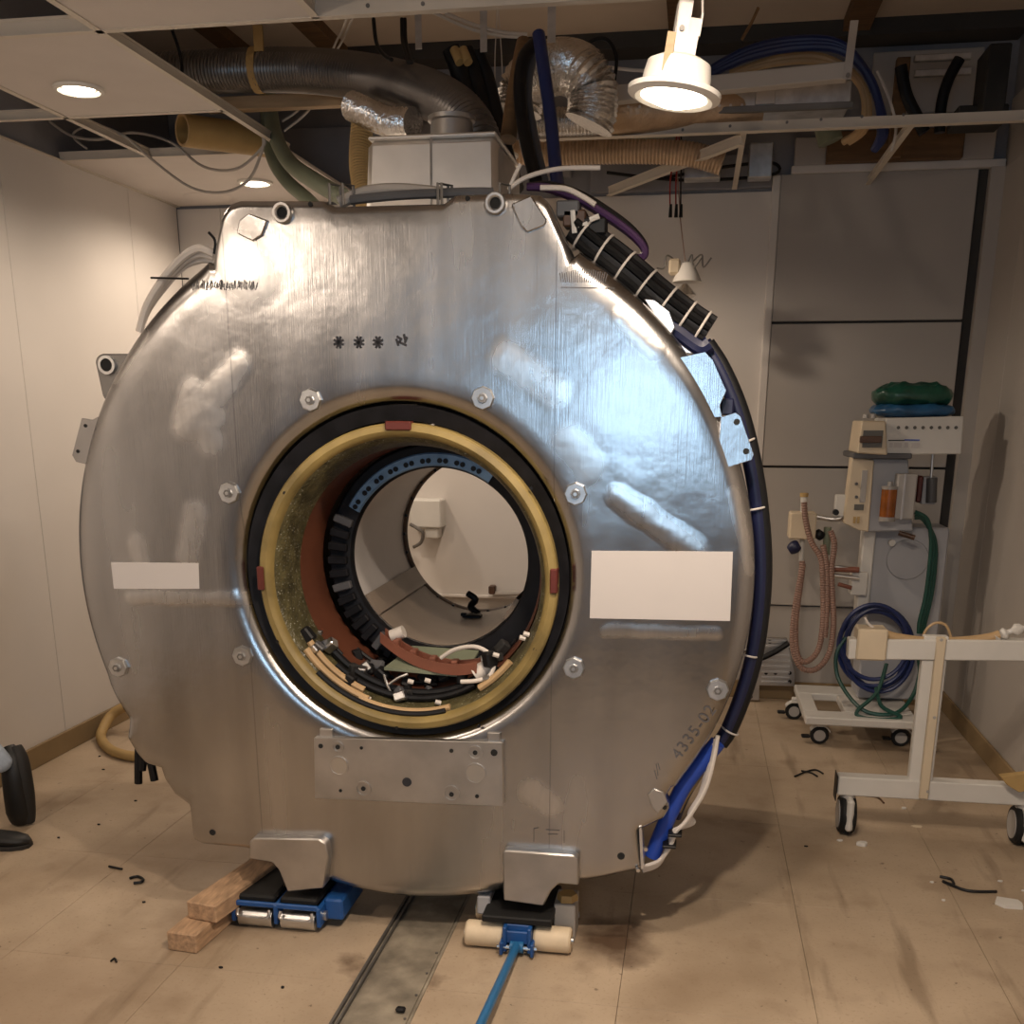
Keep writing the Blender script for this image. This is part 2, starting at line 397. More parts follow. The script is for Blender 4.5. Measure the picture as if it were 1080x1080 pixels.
for k in range(16):
    y = -1.9+.12*k
    obj('screw', cyl(BM(), (TX1-.02, y, -.003), (TX1-.02, y, .0005), .004, seg=8), MT['steel_dark'], t)
# left wall
wl = struct('wall_left', box(BM(), (XL-.12, YF, 0), (XL-.012, YB, ZS)), MT['wall_grey'], 'pale wall of tall seamed panels left of the magnet')
ye = [YF]+[1.505-1.049*k for k in range(5, -1, -1)]+[2.553, YB]
for a, b in zip(ye, ye[1:]):
    struct('wall_panel', box(BM(), (XL-.012, a+.0015, 0), (XL, b-.0015, ZC), .002), MT['wall_paint'], parent=wl)
struct('baseboard_left', box(BM(), (XL, YF, 0), (XL+.014, YB, .10), .004), MT['baseboard'], 'brown baseboard along the left wall')
# back wall
wb = struct('wall_back', box(BM(), (XL-.12, YB+.012, 0), (XR+.12, YB+.12, ZS)), MT['wall_grey'], 'back wall behind the magnet')
for a, b in zip([XL, -1.837, -.85, .15, 1.115], [-1.837, -.85, .15, 1.115]):
    struct('wall_panel', box(BM(), (a+.001, YB, .535), (b-.001, YB+.012, 2.632), .002), MT['wall_paint'], parent=wb)
struct('dado', box(BM(), (XL, YB-.006, .10), (XR, YB+.012, .53), .002), MT['wall_panel'], parent=wb)
struct('dado_cap', box(BM(), (XL, YB-.03, .526), (1.14, YB+.012, .54), .002), MT['wall_paint'], parent=wb)
struct('post', box(BM(), (1.112, YB-.035, .53), (1.152, YB+.012, 2.70), .004), MT['wall_paint'], parent=wb)
for z0, z1 in ((2.012, 2.70), (1.288, 2.0), (.54, 1.276)):
    struct('closet_panel', box(BM(), (1.153, YB-.03, z0), (2.085, YB+.012, z1), .003), MT['wall_panel'], parent=wb)
struct('panel_gap', box(BM(), (1.152, YB-.002, .54), (XR, YB+.012, 2.70)), MT['gap_dark'], parent=wb)
struct('wall_return', box(BM(), (2.135, YB-.06, 0), (XR, YB+.012, 2.70)), MT['wall_panel'], parent=wb)
struct('panel_rail', box(BM(), (1.20, YB-.05, 2.70), (XR, YB, 2.735), .003), MT['wall_paint'], parent=wb)
struct('block', box(BM(), (1.21, YB-.05, 2.735), (1.36, YB, 2.86), .003), MT['wall_panel'], parent=wb)
struct('block', box(BM(), (1.99, YB-.06, 2.735), (2.14, YB, 2.93), .003), MT['wall_panel'], parent=wb)
struct('timber_beam', box(BM(), (1.36, YB-.10, 2.735), (1.99, YB, 2.87), .004), MT['brown_wood'], parent=wb)
struct('upper_panel', box(BM(), (.2, YB-.03, 2.645), (1.11, YB, 2.80), .003), MT['wall_grey'], parent=wb)
struct('upper_panel', box(BM(), (1.55, YB-.03, 2.95), (2.05, YB, 3.22), .003), MT['wall_panel'], parent=wb)
struct('upper_panel', box(BM(), (-1.9, YB-.03, 2.72), (.1, YB, 3.0), .003), MT['wall_grey'], parent=wb)
struct('baseboard_back', box(BM(), (XL, YB-.016, 0), (XR, YB, .10), .004), MT['baseboard'], 'brown baseboard along the back wall')
# right wall
wr = struct('wall_right', box(BM(), (XR+.012, YF, 0), (XR+.12, YB, ZS)), MT['wall_grey'], 'plain beige wall behind the bed frame')
for a, b in zip([YF, -2.7, -1.2, .3, 1.55, 2.62], [-2.7, -1.2, .3, 1.55, 2.62, YB]):
    struct('wall_panel', box(BM(), (XR, a+.001, 0), (XR+.012, b-.001, 2.70), .002), MT['wall_panel'], parent=wr)
struct('upper_panel', box(BM(), (XR+.006, -2, 2.705), (XR+.012, YB, 3.0)), MT['wall_panel'], parent=wr)
struct('baseboard_right', box(BM(), (XR-.014, YF, 0), (XR, YB, .10), .004), MT['baseboard'], 'brown baseboard along the right wall')
# wall behind the photographer with its window
wf = struct('wall_front', box(BM(), (XL-.1, YF-.12, 0), (.1, YF, ZS)), MT['wall_grey'], 'dark wall with the window, opposite the magnet')
struct('wall_part', box(BM(), (.9, YF-.12, 0), (XR+.1, YF, ZS)), MT['wall_grey'], parent=wf)
struct('lintel', box(BM(), (.1, YF-.12, 2.1), (.9, YF, ZS)), MT['wall_grey'], parent=wf)
struct('sill_wall', box(BM(), (.1, YF-.12, 0), (.9, YF, 1.22)), MT['wall_grey'], parent=wf)
d = BM()
for x in (.1, .485, .87): box(d, (x, YF-.06, 1.22), (x+.03, YF-.02, 2.1))
box(d, (.1, YF-.06, 1.22), (.9, YF-.02, 1.25)); box(d, (.1, YF-.06, 2.07), (.9, YF-.02, 2.1))
struct('window_1', d, MT['grid_white'], 'white framed window in the front wall')
# ceiling: slab, suspended tiles and bars
ce = struct('ceiling', box(BM(), (XL-.1, YF-.1, ZS), (XR+.1, YB+.1, ZS+.1)), MT['slab'], 'concrete slab above an open suspended ceiling grid')
for x0, x1 in ((-1.60, -1.50), (-1.12, -1.02), (.58, .68), (1.38, 1.50)):
    struct('slab_joint', box(BM(), (x0, YF, ZS-.05), (x1, YB, ZS)), MT['brown_wood'], parent=ce)
struct('slab_gap_shade', box(BM(), (XL, 2.9, ZS-.07), (XR, YB, ZS)), MT['gap_dark'], parent=ce)  # dark strip painting the shaded gap where slab meets back wall
gx = [-2.09, -1.655, -1.01, -.335, .29, .925, 1.575, 2.20]
def ctile(x0, x1, y0, y1): return struct('ceiling_tile', box(BM(), (x0+.006, y0+.006, ZC), (x1-.006, y1-.006, ZC+.016), .002), MT['tile_white'], parent=ce)
ctile(-1.655, -1.01, .45, 1.31); ctile(-1.01, -.335, -.40, .45); ctile(-2.09, -1.01, 1.97, 3.08)
yy = [YF, -3.4, -2.55, -1.7, -.85]
for a, b in ((gx[0], gx[1]), (gx[1], gx[2]), (gx[4], gx[5])):
    for y0, y1 in zip(yy, yy[1:]): ctile(a, b, y0, y1)
for a, b in zip(gx[:2], gx[1:3]): ctile(a, b, -.85, -.40)
def bar(a, b, w=.024, h=.034):
    "inverted T bar along X or Y"
    bm = BM(); a, b = Vector(a), Vector(b); d = (b-a); L = d.length; ang = math.atan2(d.y, d.x); tilt = math.atan2(d.z, math.hypot(d.x, d.y))
    M = Matrix.Translation(a) @ Matrix.Rotation(ang, 4, 'Z') @ Matrix.Rotation(-tilt, 4, 'Y')
    box(bm, (0, -w/2, -.003), (L, w/2, 0), 0, M=M); box(bm, (0, -.002, 0), (L, .002, h), 0, M=M); box(bm, (0, -.005, h-.008), (L, .005, h), 0, M=M)
    return struct('grid_bar', bm, MT['grid_white'], parent=ce)
bar((XL, .45, ZC), (XR, .45, ZC), .026, .045)
bm = BM(); box(bm, (-.335, .43, ZC-.004), (XR, .436, ZC+.05)); struct('edge_angle', bm, MT['grid_white'], parent=ce)
bar((XL, 1.31, ZC), (-1.01, 1.31, ZC)); bar((XL, 1.965, ZC), (-1.01, 1.965, ZC)); bar((-1.01, YF, ZC), (-1.01, 1.98, ZC)); bar((-1.655, .3, ZC), (-1.655, 1.96, ZC))
bm = BM(); box(bm, (.10, 1.93, ZC-.002), (XR, 1.934, ZC+.036)); box(bm, (.10, 1.91, ZC-.004), (XR, 1.95, ZC-.001)); struct('grid_bar', bm, MT['grid_white'], parent=ce)
bar((.927, 1.95, ZC), (.927, 3.07, ZC)); bar((1.572, 1.95, ZC), (1.572, 3.07, ZC))
bar(PX(642, 206, Y=2.95), PX(782, 152, Y=2.0), .03, .04)
bar((XL, -.85, ZC), (XR, -.85, ZC)); bar((-.335, -.85, ZC), (-.335, .45, ZC))
struct('wall_angle', box(BM(), (XL, YF, ZC-.004), (XL+.02, YB, ZC), 0), MT['grid_white'], parent=ce)
# vent disc in the far tile
obj('vent_disc', lathe(BM(), [(0, ZC-.008), (.10, ZC-.008), (.125, ZC-.001), (.125, ZC)], (-1.80, 2.85, 0), 'Z', 32), MT['tile_white'], ce)
# screw holes on the long bars
for px_, py_ in ((388, 6), (446, 4), (830, 129), (866, 126), (909, 123), (953, 121), (720, 137), (770, 133)):
    p = PX(px_, py_, Y=.43 if py_ < 20 else 1.93)
    obj('screw_hole', cyl(BM(), p+Vector((0, -.002, 0)), p+Vector((0, .002, 0)), .006, seg=8), MT['steel_dark'], ce)

# ------------------------------------------------------------------ lamps
def bulb(name, loc, power, rad=.045, parent=None):
    l = bpy.data.lights.new(name, 'POINT'); l.energy = power; l.color = WARM; l.shadow_soft_size = rad
    o = bpy.data.objects.new(name, l); COL.objects.link(o)
    if parent: o.parent = parent; o.location = Vector(loc)-ORG[parent.name]
    else: o.location = loc
    return o
def spot(name, loc, power, size, blend, parent):
    l = bpy.data.lights.new(name, 'SPOT'); l.energy = power; l.color = WARM; l.spot_size = size; l.spot_blend = blend; l.shadow_soft_size = .05
    o = bpy.data.objects.new(name, l); COL.objects.link(o); o.parent = parent; o.location = Vector(loc)-ORG[parent.name]; return o
def downlight(x, y, power, label, tilt=0, group='recessed downlights in the ceiling'):
    t = thing('downlight', label, 'light', (x, y, ZC), group)
    obj('trim_ring', lathe(BM(), [(.062, ZC+.03), (.066, ZC-.004), (.072, ZC-.012), (.084, ZC-.009), (.087, ZC-.001)], (x, y, 0), 'Z', 32), MT['lamp_white'], t)
    obj('reflector', lathe(BM(), [(0, ZC+.012), (.05, ZC+.010), (.064, ZC+.002)], (x, y, 0), 'Z', 24), MT['foil'], t)
    obj('lamp_glass', lathe(BM(), [(0, ZC-.022), (.028, ZC-.020), (.05, ZC-.010), (.056, ZC+.004), (0, ZC+.006)], (x, y, 0), 'Z', 24), MT['bulb'], t)
    spot('downlight_beam', (x, y, ZC-.04), power, 2.9, .5, t)
    return t
downlight(-1.393, .968, 32, 'white round downlight lit in the tile above the left side of the magnet')
downlight(-1.40, 2.53, 60, 'lit downlight in the far ceiling tile by the back wall')
downlight(-1.30, -1.15, 32, 'lit downlight in the ceiling in front of the magnet, beside the left wall')
downlight(.80, -1.50, 190, 'lit downlight in the ceiling above where the photographer stands')
# lit lamp hanging out of the open ceiling by its cable
def lamp_frame(c, tilt, yaw):
    return Matrix.Translation(c) @ Matrix.Rotation(yaw, 4, 'Z') @ Matrix.Rotation(tilt, 4, 'Y')
def hanging_lamp(c, label, lit, tilt, yaw, top):
    t = thing('hanging_lamp', label, 'light', c); M = lamp_frame(Vector(c), tilt, yaw)
    def add(n, bm, m): bmesh.ops.transform(bm, matrix=M, verts=bm.verts); return obj(n, bm, MT[m], t)
    add('trim_ring', lathe(BM(), [(.060, .012), (.064, -.006), (.074, -.010), (.088, -.004), (.089, .004), (.080, .008), (.062, .012)], axis='Z', seg=40), 'lamp_white')
    add('housing', lathe(BM(), [(.066, .006), (.064, .030), (.060, .050), (.045, .058), (0, .060)], axis='Z', seg=40), 'lamp_white')
    add('lamp_glass', lathe(BM(), [(0, -.020), (.03, -.018), (.052, -.010), (.060, .002), (0, .004)], axis='Z', seg=32), 'bulb' if lit else 'clear')
    bm = BM(); box(bm, (-.020, -.016, .055), (.006, -.012, .152)); box(bm, (-.020, -.016, .055), (-.016, .016, .152)); box(bm, (-.020, -.016, .148), (.006, .016, .152)); box(bm, (.006, -.008, .055), (.026, .014, .128)); box(bm, (.026, -.008, .10), (.029, .014, .138)); add('bracket', bm, 'lamp_white')
    add('bracket_screw', cyl(BM(), (-.008, -.020, .105), (-.008, -.015, .105), .005, seg=8), 'steel_dark')
    add('spring_clip', box(BM(), (-.036, -.055, .02), (-.020, -.051, .085), .001), 'tan_wood')
    add('spring_clip', box(BM(), (.030, .045, .02), (.046, .049, .08), .001), 'tan_wood')
    h = M @ Vector((0, 0, .148))
    tube('cord', [h, h.lerp(Vector(top), .3)+Vector((-.006, 0, 0)), h.lerp(Vector(top), .7)+Vector((.006, 0, 0)), top], .0022, MT['cable_white'], t, seg=6)
    tube('cord', [h+Vector((.026, 0, -.02)), h.lerp(Vector(top), .3)+Vector((.022, 0, 0)), h.lerp(Vector(top), .7)+Vector((.004, 0, 0)), top], .0022, MT['cable_white'], t, seg=6)
    return t, M
hl, M = hanging_lamp((.725, -.60, 2.135), 'lit white downlight hanging by its cord below the open ceiling', True, math.radians(8), math.radians(10), (.70, -.55, ZS-.04))
spot('hanging_lamp_beam', M @ Vector((0, 0, -.04)), 55, 2.9, .4, hl)
hl2, M = hanging_lamp((-1.55, -2.45, 2.36), 'lit white downlight hanging by its cord near the front wall', True, math.radians(-12), 0, (-1.55, -2.4, ZC+.02))
bulb('hanging_lamp_bulb', M @ Vector((0, 0, -.075)), 42, parent=hl2)
hl3, M = hanging_lamp((-.05, 1.75, 2.55), 'lit white downlight hanging hidden behind the turret', True, 0, 0, (-.05, 1.75, ZS))
spot('hanging_lamp_beam', M @ Vector((0, 0, -.04)), 70, 2.95, .3, hl3)
# unlit bare lamp near the back wall, dangling on a thin wire
c2 = PX(722, 290, Y=2.5)
t = thing('hanging_lamp', 'unlit small lamp with wire clips dangling before the back wall', 'light', c2)
obj('reflector', lathe(BM(), [(.018, .055), (.028, .05), (.055, .0), (.068, -.03), (.066, -.032), (.05, 0)], c2+Vector((.012, 0, 0)), 'Z', 28), MT['lamp_white'], t)
obj('lamp_body', box(BM(), c2+Vector((-.075, -.03, 0)), c2+Vector((-.02, .03, .07)), .01), MT['cream'], t)
obj('shade', lathe(BM(), [(.012, -.03), (.055, -.08), (.03, -.095), (0, -.10)], c2+Vector((.005, 0, -.01)), 'Z', 24), MT['foil'], t)
for dx, s in ((-.085, -1), (.075, 1), (.03, 1)):
    tube('spring_clip', [c2+Vector((dx*.5, 0, .06)), c2+Vector((dx, -.01, .085)), c2+Vector((dx+.01*s, -.02, .03)), c2+Vector((dx+.045*s, -.02, .05+.02*s))], .004, MT['lug_dark'], t, seg=6)
tube('cord', [c2+Vector((0, 0, .06)), PX(718, 235, Y=2.5), PX(716, 205, Y=2.5), PX(712, 150, Y=2.45), PX(714, 120, Y=2.4)], .003, MT['pink_hose'], t, seg=6)
for k, dx in enumerate((-7, -1, 4)):
    q = PX(714+dx, 228, Y=2.45)
    tube('plug_lead', [q, PX(714+dx, 190, Y=2.45), PX(717+dx*.5, 150, Y=2.45), PX(712, 120, Y=2.4), PX(704+6*k, 133, Y=2.4), PX(714, 112, Y=2.4)][:(6 if k == 0 else 4)], .004, MT['red' if k < 2 else 'black'], t, seg=6)
    obj('plug', cyl(BM(), q+Vector((0, 0, -.005)), q+Vector((0, 0, .05)), .009, .006, 8), MT['black'], t)
# ================================================================== MAGNET
ZM, R0, LM = 1.1095, .9875, 1.40
mg = thing('magnet', 'huge drum-shaped brushed aluminium scanner magnet with an open bore', 'magnet', (0, .7, .12))
def fp(x, y, Y=0): p = PX(x, y, Y=Y); return p
SECT = [[(226, 283), (229, 268), (238, 228), (245, 217), (256, 213), (345, 213), (353, 219), (470, 216), (482, 207), (545, 205), (571, 207), (579, 214), (601, 262), (606, 272)],
        [(610, 927), (640, 922), (678, 913), (674, 873), (700, 861), (707, 849), (702, 838), (709, 829)],
        [(118, 722), (140, 757), (138, 777), (147, 792), (157, 803), (173, 808), (177, 820), (187, 835), (203, 847), (207, 883), (217, 888), (263, 892), (290, 905)]]
def polar(p): p = fp(*p); return math.atan2(p.z-ZM, p.x) % (2*pi), math.hypot(p.x, p.z-ZM)
POL = []
for s in SECT:
    P = [fp(*q, Y=.03) for q in s]; A = [math.atan2(q.z-ZM, q.x) for q in P]
    A = [a % (2*pi) for a in A]; POL.append((min(A), max(A), [(q.x, q.z-ZM) for q in P]))
def rout(a):
    a %= 2*pi
    for lo, hi, pts in POL:
        if lo <= a <= hi:
            dx, dz = math.cos(a), math.sin(a); best = None
            for (x0, z0), (x1, z1) in zip(pts, pts[1:]):
                ex, ez = x1-x0, z1-z0; den = dx*ez-dz*ex
                if abs(den) < 1e-9: continue
                t = (x0*ez-z0*ex)/den; u = (x0*dz-z0*dx)/den
                if -1e-6 <= u <= 1+1e-6 and t > 0: best = t if best is None else max(best, t)
            if best: return best, True
    ox, oz = -.016, -.012; b_ = ox*math.cos(a)+oz*math.sin(a); return b_+math.sqrt(b_*b_-ox*ox-oz*oz+R0*R0), False
NA = 720; RI = .468
bm = BM(); rows = []
sp = [rout(2*pi*k/NA) for k in range(NA)]
fil = [(.022 if f else .050) for r, f in sp]
for _ in range(12): fil = [(fil[k-1]+fil[k]+fil[(k+1) % NA])/3 for k in range(NA)]
for k in range(NA):
    a = 2*pi*k/NA; r, f = sp[k]; fl_ = fil[k]; c, s = math.cos(a), math.sin(a); row = []
    prof = [(RI, .30), (RI, .05)]
    prof += [(RI+.05*(1-math.cos(q)), .05*(1-math.sin(q))) for q in (pi/8, pi/4, 3*pi/8, pi/2)]
    prof += [(RI+.05+(r-fl_-RI-.05)*i/12, 0) for i in range(1, 13)]
    prof += [(r-fl_*(1-math.sin(q)), fl_*(1-math.cos(q))) for q in (pi/10, pi/5, 3*pi/10, 2*pi/5, pi/2)]
    prof += [(r, max(fl_+.004, .075))]
    prof += [(min(r, .95), max(fl_+.006, .078))]
    rows.append([bm.verts.new((p*c, y, ZM+p*s)) for p, y in prof])
for k in range(NA):
    A, B = rows[k], rows[(k+1) % NA]
    for i in range(len(A)-1): bm.faces.new((A[i], A[i+1], B[i+1], B[i]))
obj('face_plate', bm, MT['alu'], mg, label='brushed aluminium end face with ground patches')
# drum and rear plate
obj('drum', lathe(BM(), [(.955, .06), (.955, LM-.06), (.94, LM-.02), (.90, LM), (.50, LM), (.47, LM-.03), (.468, 1.0), (.468, .3)], (0, 0, ZM), 'Y', 128), MT['plate_al'], mg)
# --- bore contents that are fixed to the magnet
cB = (.008, 0, ZM-.014); cT = (.024, 0, ZM+.003); cF = (.012, 0, ZM+.003)
obj('gap_seal', lathe(BM(), [(.470, .03), (.428, .045), (.428, .10), (.470, .10)], (0, 0, ZM-.004), 'Y', 96), MT['flange_black'], mg, label='black gap around the coil')
yr = obj('yellow_ring', lathe(BM(), [(.433, .05), (.433, .006), (.428, 0), (.412, -.004), (.403, .002), (.396, .016), (.392, .05)], cB, 'Y', 96), MT['yellow_ring'], mg, label='yellow resin ring inside the bore opening')
for px_, py_, w, h in ((420, 449, .036, .012), (275, 610, .010, .034), (584, 613, .010, .034)):
    p = PX(px_, py_, Y=-.004)
    obj('bracket', box(BM(), (p.x-w, -.010, p.z-h), (p.x+w, .03, p.z+h), .003), MT['bracket_red'], yr)
for px_, py_ in ((292, 677), (564, 685), (418, 768), (505, 766), (300, 520), (560, 515)):
    p = PX(px_, py_, Y=-.003); obj('screw', cyl(BM(), p, p+Vector((0, .01, 0)), .005, seg=8), MT['black'], yr)
obj('coil_end', lathe(BM(), [(.398, .02), (.388, .030), (.380, .055), (.374, .10), (.368, .16)], cB, 'Y', 96), MT['speckle'], mg, label='dark speckled resin coil end')
obj('coil_liner', lathe(BM(), [(.372, .15), (.362, .19), (.360, .352)], (.004, 0, ZM-.006), 'Y', 96), MT['coil_red'], mg, label='red-brown inner liner of the coil')
obj('flange', lathe(BM(), [(.356, .345), (.348, .335), (.31, .335), (.286, .34), (.281, .35), (.281, .37), (.356, .37)], cT, 'Y', 96, closed=True), MT['flange_black'], mg, label='black end flange of the bore tube')
obj('blue_band', lathe(BM(), [(.286, .336), (.290, .328), (.322, .328), (.326, .334)], cT, 'Y', 40, a0=math.radians(56), a1=math.radians(150)), MT['flange_blue'], mg, label='pale blue band on the flange')  # pale blue arc over the upper part of the flange
for k in range(9):
    a = math.radians(66+10*k); 
    for da in (-.03, .03):
        p = Vector((.024+.306*math.cos(a+da), .328, ZM+.306*math.sin(a+da))); obj('contact', cyl(BM(), p, p+Vector((0, -.004, 0)), .008, seg=8), MT['black'], mg)
for k in range(14):
    a = math.radians(158+7.5*k); p = Vector((.024+.322*math.cos(a), .332, ZM+.322*math.sin(a)))
    obj('clamp_block', box(BM(), (-.03, -.018, -.012), (.03, .006, .012), .003, M=Matrix.Translation(p) @ Matrix.Rotation(-a, 4, 'Y')), MT['flange_black' if k % 5 else 'dark_grey'], mg)
def skewlathe(prof, mt, name, lab=None, a0=0, a1=2*pi, seg=96, closed=False):
    bm = lathe(BM(), prof, (0, 0, ZM), 'Y', seg, closed=closed, a0=a0, a1=a1)
    for v in bm.verts:
        k = min(1, max(0, (v.co.y-.36)/.69)); v.co.x += cT[0]+(cF[0]-cT[0])*k; v.co.z += .003
    return obj(name, bm, MT[mt], mg, label=lab)
skewlathe([(.281, .36), (.293, 1.05)], 'bore_white', 'bore_tube', 'pale grey smooth bore tube')
skewlathe([(.277, .37), (.288, 1.045)], 'bore_floor', 'bore_floor', 'brown floor strip of the bore', math.radians(222), math.radians(318), 24)
for a in (214, 326): skewlathe([(.266, .37), (.277, 1.045), (.290, 1.045), (.279, .37)], 'bore_floor', 'table_rail', None, math.radians(a-8), math.radians(a+8), 4, True)
obj('far_rim', lathe(BM(), [(.291, 1.03), (.284, 1.045), (.284, 1.07), (.31, 1.08), (.36, 1.08), (.37, 1.2), (.40, 1.36), (.468, 1.39)], cF, 'Y', 96), MT['rim_brown'], mg, label='brown far rim of the bore')
for k in range(26):
    a = 2*pi*k/26; p = Vector((.012+.288*math.cos(a), 1.036, ZM+.003+.288*math.sin(a))); obj('rim_bolt', cyl(BM(), p+Vector((0, -.004, 0)), p+Vector((0, .01, 0)), .006, seg=6), MT['black'], mg)
# cabling bolted in the lower bore
def arc(r, a0, a1, y, n=10, c=cB): return [Vector((c[0]+r*math.cos(math.radians(a0+(a1-a0)*i/n)), y, c[2]+r*math.sin(math.radians(a0+(a1-a0)*i/n)))) for i in range(n+1)]
tube('coil_cable', arc(.380, 214, 250, .035), .011, MT['tan_hose'], mg, sub=3)
tube('coil_cable', arc(.368, 212, 246, .06), .011, MT['tan_hose'], mg, sub=3)
tube('coil_cable', arc(.386, 246, 288, .03), .010, MT['tan_hose'], mg, sub=3)
tube('coil_cable', arc(.372, 303, 322, .05), .011, MT['tan_hose'], mg, sub=3)
tube('coil_cable', arc(.392, 225, 286, .02), .009, MT['black'], mg, sub=3)
tube('coil_cable', arc(.362, 228, 300, .09), .010, MT['black'], mg, sub=3)
tube('coil_cable', arc(.355, 222, 312, .13), .012, MT['black'], mg, sub=3)
random.seed(3)
for k in range(40):
    a = random.uniform(208, 326); r = random.uniform(.325, .378); y = random.uniform(.04, .28); s = random.uniform(.007, .018)
    p = Vector((r*math.cos(math.radians(a)), y, ZM-.012+r*math.sin(math.radians(a))))
    mm = random.choice(['black', 'black', 'dark_grey', 'steel', 'black', 'black_matte', 'galv'])
    obj('terminal', box(BM(), (-s*1.3, -s, -s), (s*1.3, s, s), s*.3, M=Matrix.Translation(p) @ Matrix.Rotation(random.uniform(0, 3), 4, 'Y') @ Matrix.Rotation(random.uniform(0, 1), 4, 'X')), MT[mm], mg)
for k in range(12):
    a = 220+8.3*k+random.uniform(-2, 2); p = arc(.345, a, a+random.uniform(6, 14), random.uniform(.1, .3), 3)
    tube('wire', p, .006, MT['black'], mg, sub=4, seg=6)
for px_, py_ in ((372, 730), (385, 736), (459, 740), (520, 690), (548, 672), (552, 668), (430, 718), (448, 717)):
    p = PX(px_, py_, Y=.05); obj('ferrule', cyl(BM(), p, p+Vector((.016, .004, -.005)), .007, seg=8), MT['cable_white'], mg)
# --- details on the face
for px_, py_ in ((327, 422), (509, 420), (241, 520), (607, 521), (255, 692), (605, 705), (124, 704), (757, 728)):
    p = PX(px_, py_, Y=-.01); b2 = BM()
    lathe(b2, [(0, -.018), (.012, -.018), (.014, -.013), (.028, -.013), (.031, -.008), (.031, .004)], (p.x, 0, p.z), 'Y', 8)
    bo = obj('bolt_boss', b2, MT['galv'], mg)
    obj('bolt_head', cyl(BM(), (p.x, -.022, p.z), (p.x, -.012, p.z), .011, seg=6), MT['steel_dark'], bo)
    obj('set_screw', cyl(BM(), (p.x, -.024, p.z), (p.x, -.02, p.z), .005, seg=8), MT['steel'], bo)
for px_, py_ in ((297, 224), (522, 214)):
    p = PX(px_, py_, Y=-.012); so = obj('lifting_socket', lathe(BM(), [(.014, .04), (.014, -.012), (.018, -.016), (.024, -.016), (.027, -.010), (.027, .01)], (p.x, 0, p.z), 'Y', 28), MT['plate_al'], mg)
    obj('hole', cyl(BM(), (p.x, -.006, p.z), (p.x, .02, p.z), .0142, seg=20), MT['hole'], so)
for px_, py_, s in ((327, 215, .006), (493, 209, .006), (224, 878, .010), (655, 903, .011), (701, 852, .006)):
    p = PX(px_, py_, Y=-.001); obj('drilled_hole', cyl(BM(), (p.x, -.0015, p.z), (p.x, .004, p.z), s, seg=14), MT['hole'], mg)
for q in ([(252, 232), (262, 225), (282, 232), (276, 248), (266, 254), (249, 246)], [(539, 215), (560, 206), (577, 232), (574, 238), (556, 245), (549, 238)]):
    obj('pad_plate', facepoly(BM(), q, -.009, .004, .003), MT['alu'], mg)
# tabs at the rim
ta = obj('rim_tab', facepoly(BM(), [(760, 440), (776, 435), (781, 439), (795, 479), (793, 485), (783, 488), (756, 497)], .004, .016, .001), MT['alu'], mg)
for q in ((777, 445), (787, 476)): p = PX(*q, Y=.003); obj('hole', cyl(BM(), (p.x, .0025, p.z), (p.x, .008, p.z), .008, seg=14), MT['hole'], ta)
obj('rim_tab', facepoly(BM(), [(716, 377), (744, 371), (752, 380), (766, 412), (759, 428), (762, 440), (735, 440)], .010, .024, .001), MT['alu'], mg)
ta = obj('rim_tab', facepoly(BM(), [(110, 436), (97, 443), (86, 441), (76, 480), (80, 487), (100, 492)], .02, .034, .001), MT['alu'], mg)
for q in ((90, 449), (82, 476)): p = PX(*q, Y=.019); obj('hole', cyl(BM(), (p.x, .018, p.z), (p.x, .024, p.z), .005, seg=10), MT['hole'], ta)
# lifting lug on the left flank
lg = obj('lifting_lug', facepoly(BM(), [(100, 381), (102, 376), (107, 373), (150, 373), (170, 420), (125, 440), (108, 418)], .10, .15, .004), MT['lug_dark'], mg)
p = PX(113, 385, Y=.095); obj('lug_ring', lathe(BM(), [(.018, .06), (.018, -.006), (.026, -.006), (.026, .06)], (p.x, .095, p.z), 'Y', 24), MT['steel'], lg)
obj('hole', cyl(BM(), (p.x, .092, p.z), (p.x, .11, p.z), .0185, seg=20), MT['hole'], lg)
# bolted plate under the bore
pl = obj('mounting_plate', facepoly(BM(), [(331, 778), (530, 783), (531, 851), (332, 842)], -.022, .002, .002), MT['plate_al'], mg)
def disc(par, x, y, r, m, y0=-.024, ring=False):
    p = PX(x, y, Y=y0)
    if ring: return obj('ring', lathe(BM(), [(r, y0+.003), (r, y0-.002), (r-.005, y0-.002), (r-.005, y0+.003)], (p.x, 0, p.z), 'Y', 24), MT[m], par)
    return obj('drilled_hole' if m == 'hole' else 'boss', cyl(BM(), (p.x, y0, p.z), (p.x, y0+.006, p.z), r, seg=20), MT[m], par)
for x, y, r in ((338, 787, .007), (356, 788, .007), (381, 789, .005), (476, 792, .006), (501, 794, .007), (359, 834, .005), (383, 832, .007), (476, 838, .007), (503, 840, .006), (521, 794, .010)): disc(pl, x, y, r, 'hole')
disc(pl, 429, 825, .014, 'ink')
for x, y, r in ((357, 808, .030), (501, 816, .032), (501, 794, .022), (383, 832, .024), (476, 837, .025), (356, 788, .018)): disc(pl, x, y, r, 'plate_al', ring=True)
for x, y in ((357, 808), (501, 816)): disc(pl, x, y, .027, 'steel')
obj('clip', pbox(BM(), 337, 769, 350, 779, -.012, .014, .002), MT['plate_al'], mg); obj('clip', pbox(BM(), 514, 773, 527, 783, -.012, .014, .002), MT['plate_al'], mg)
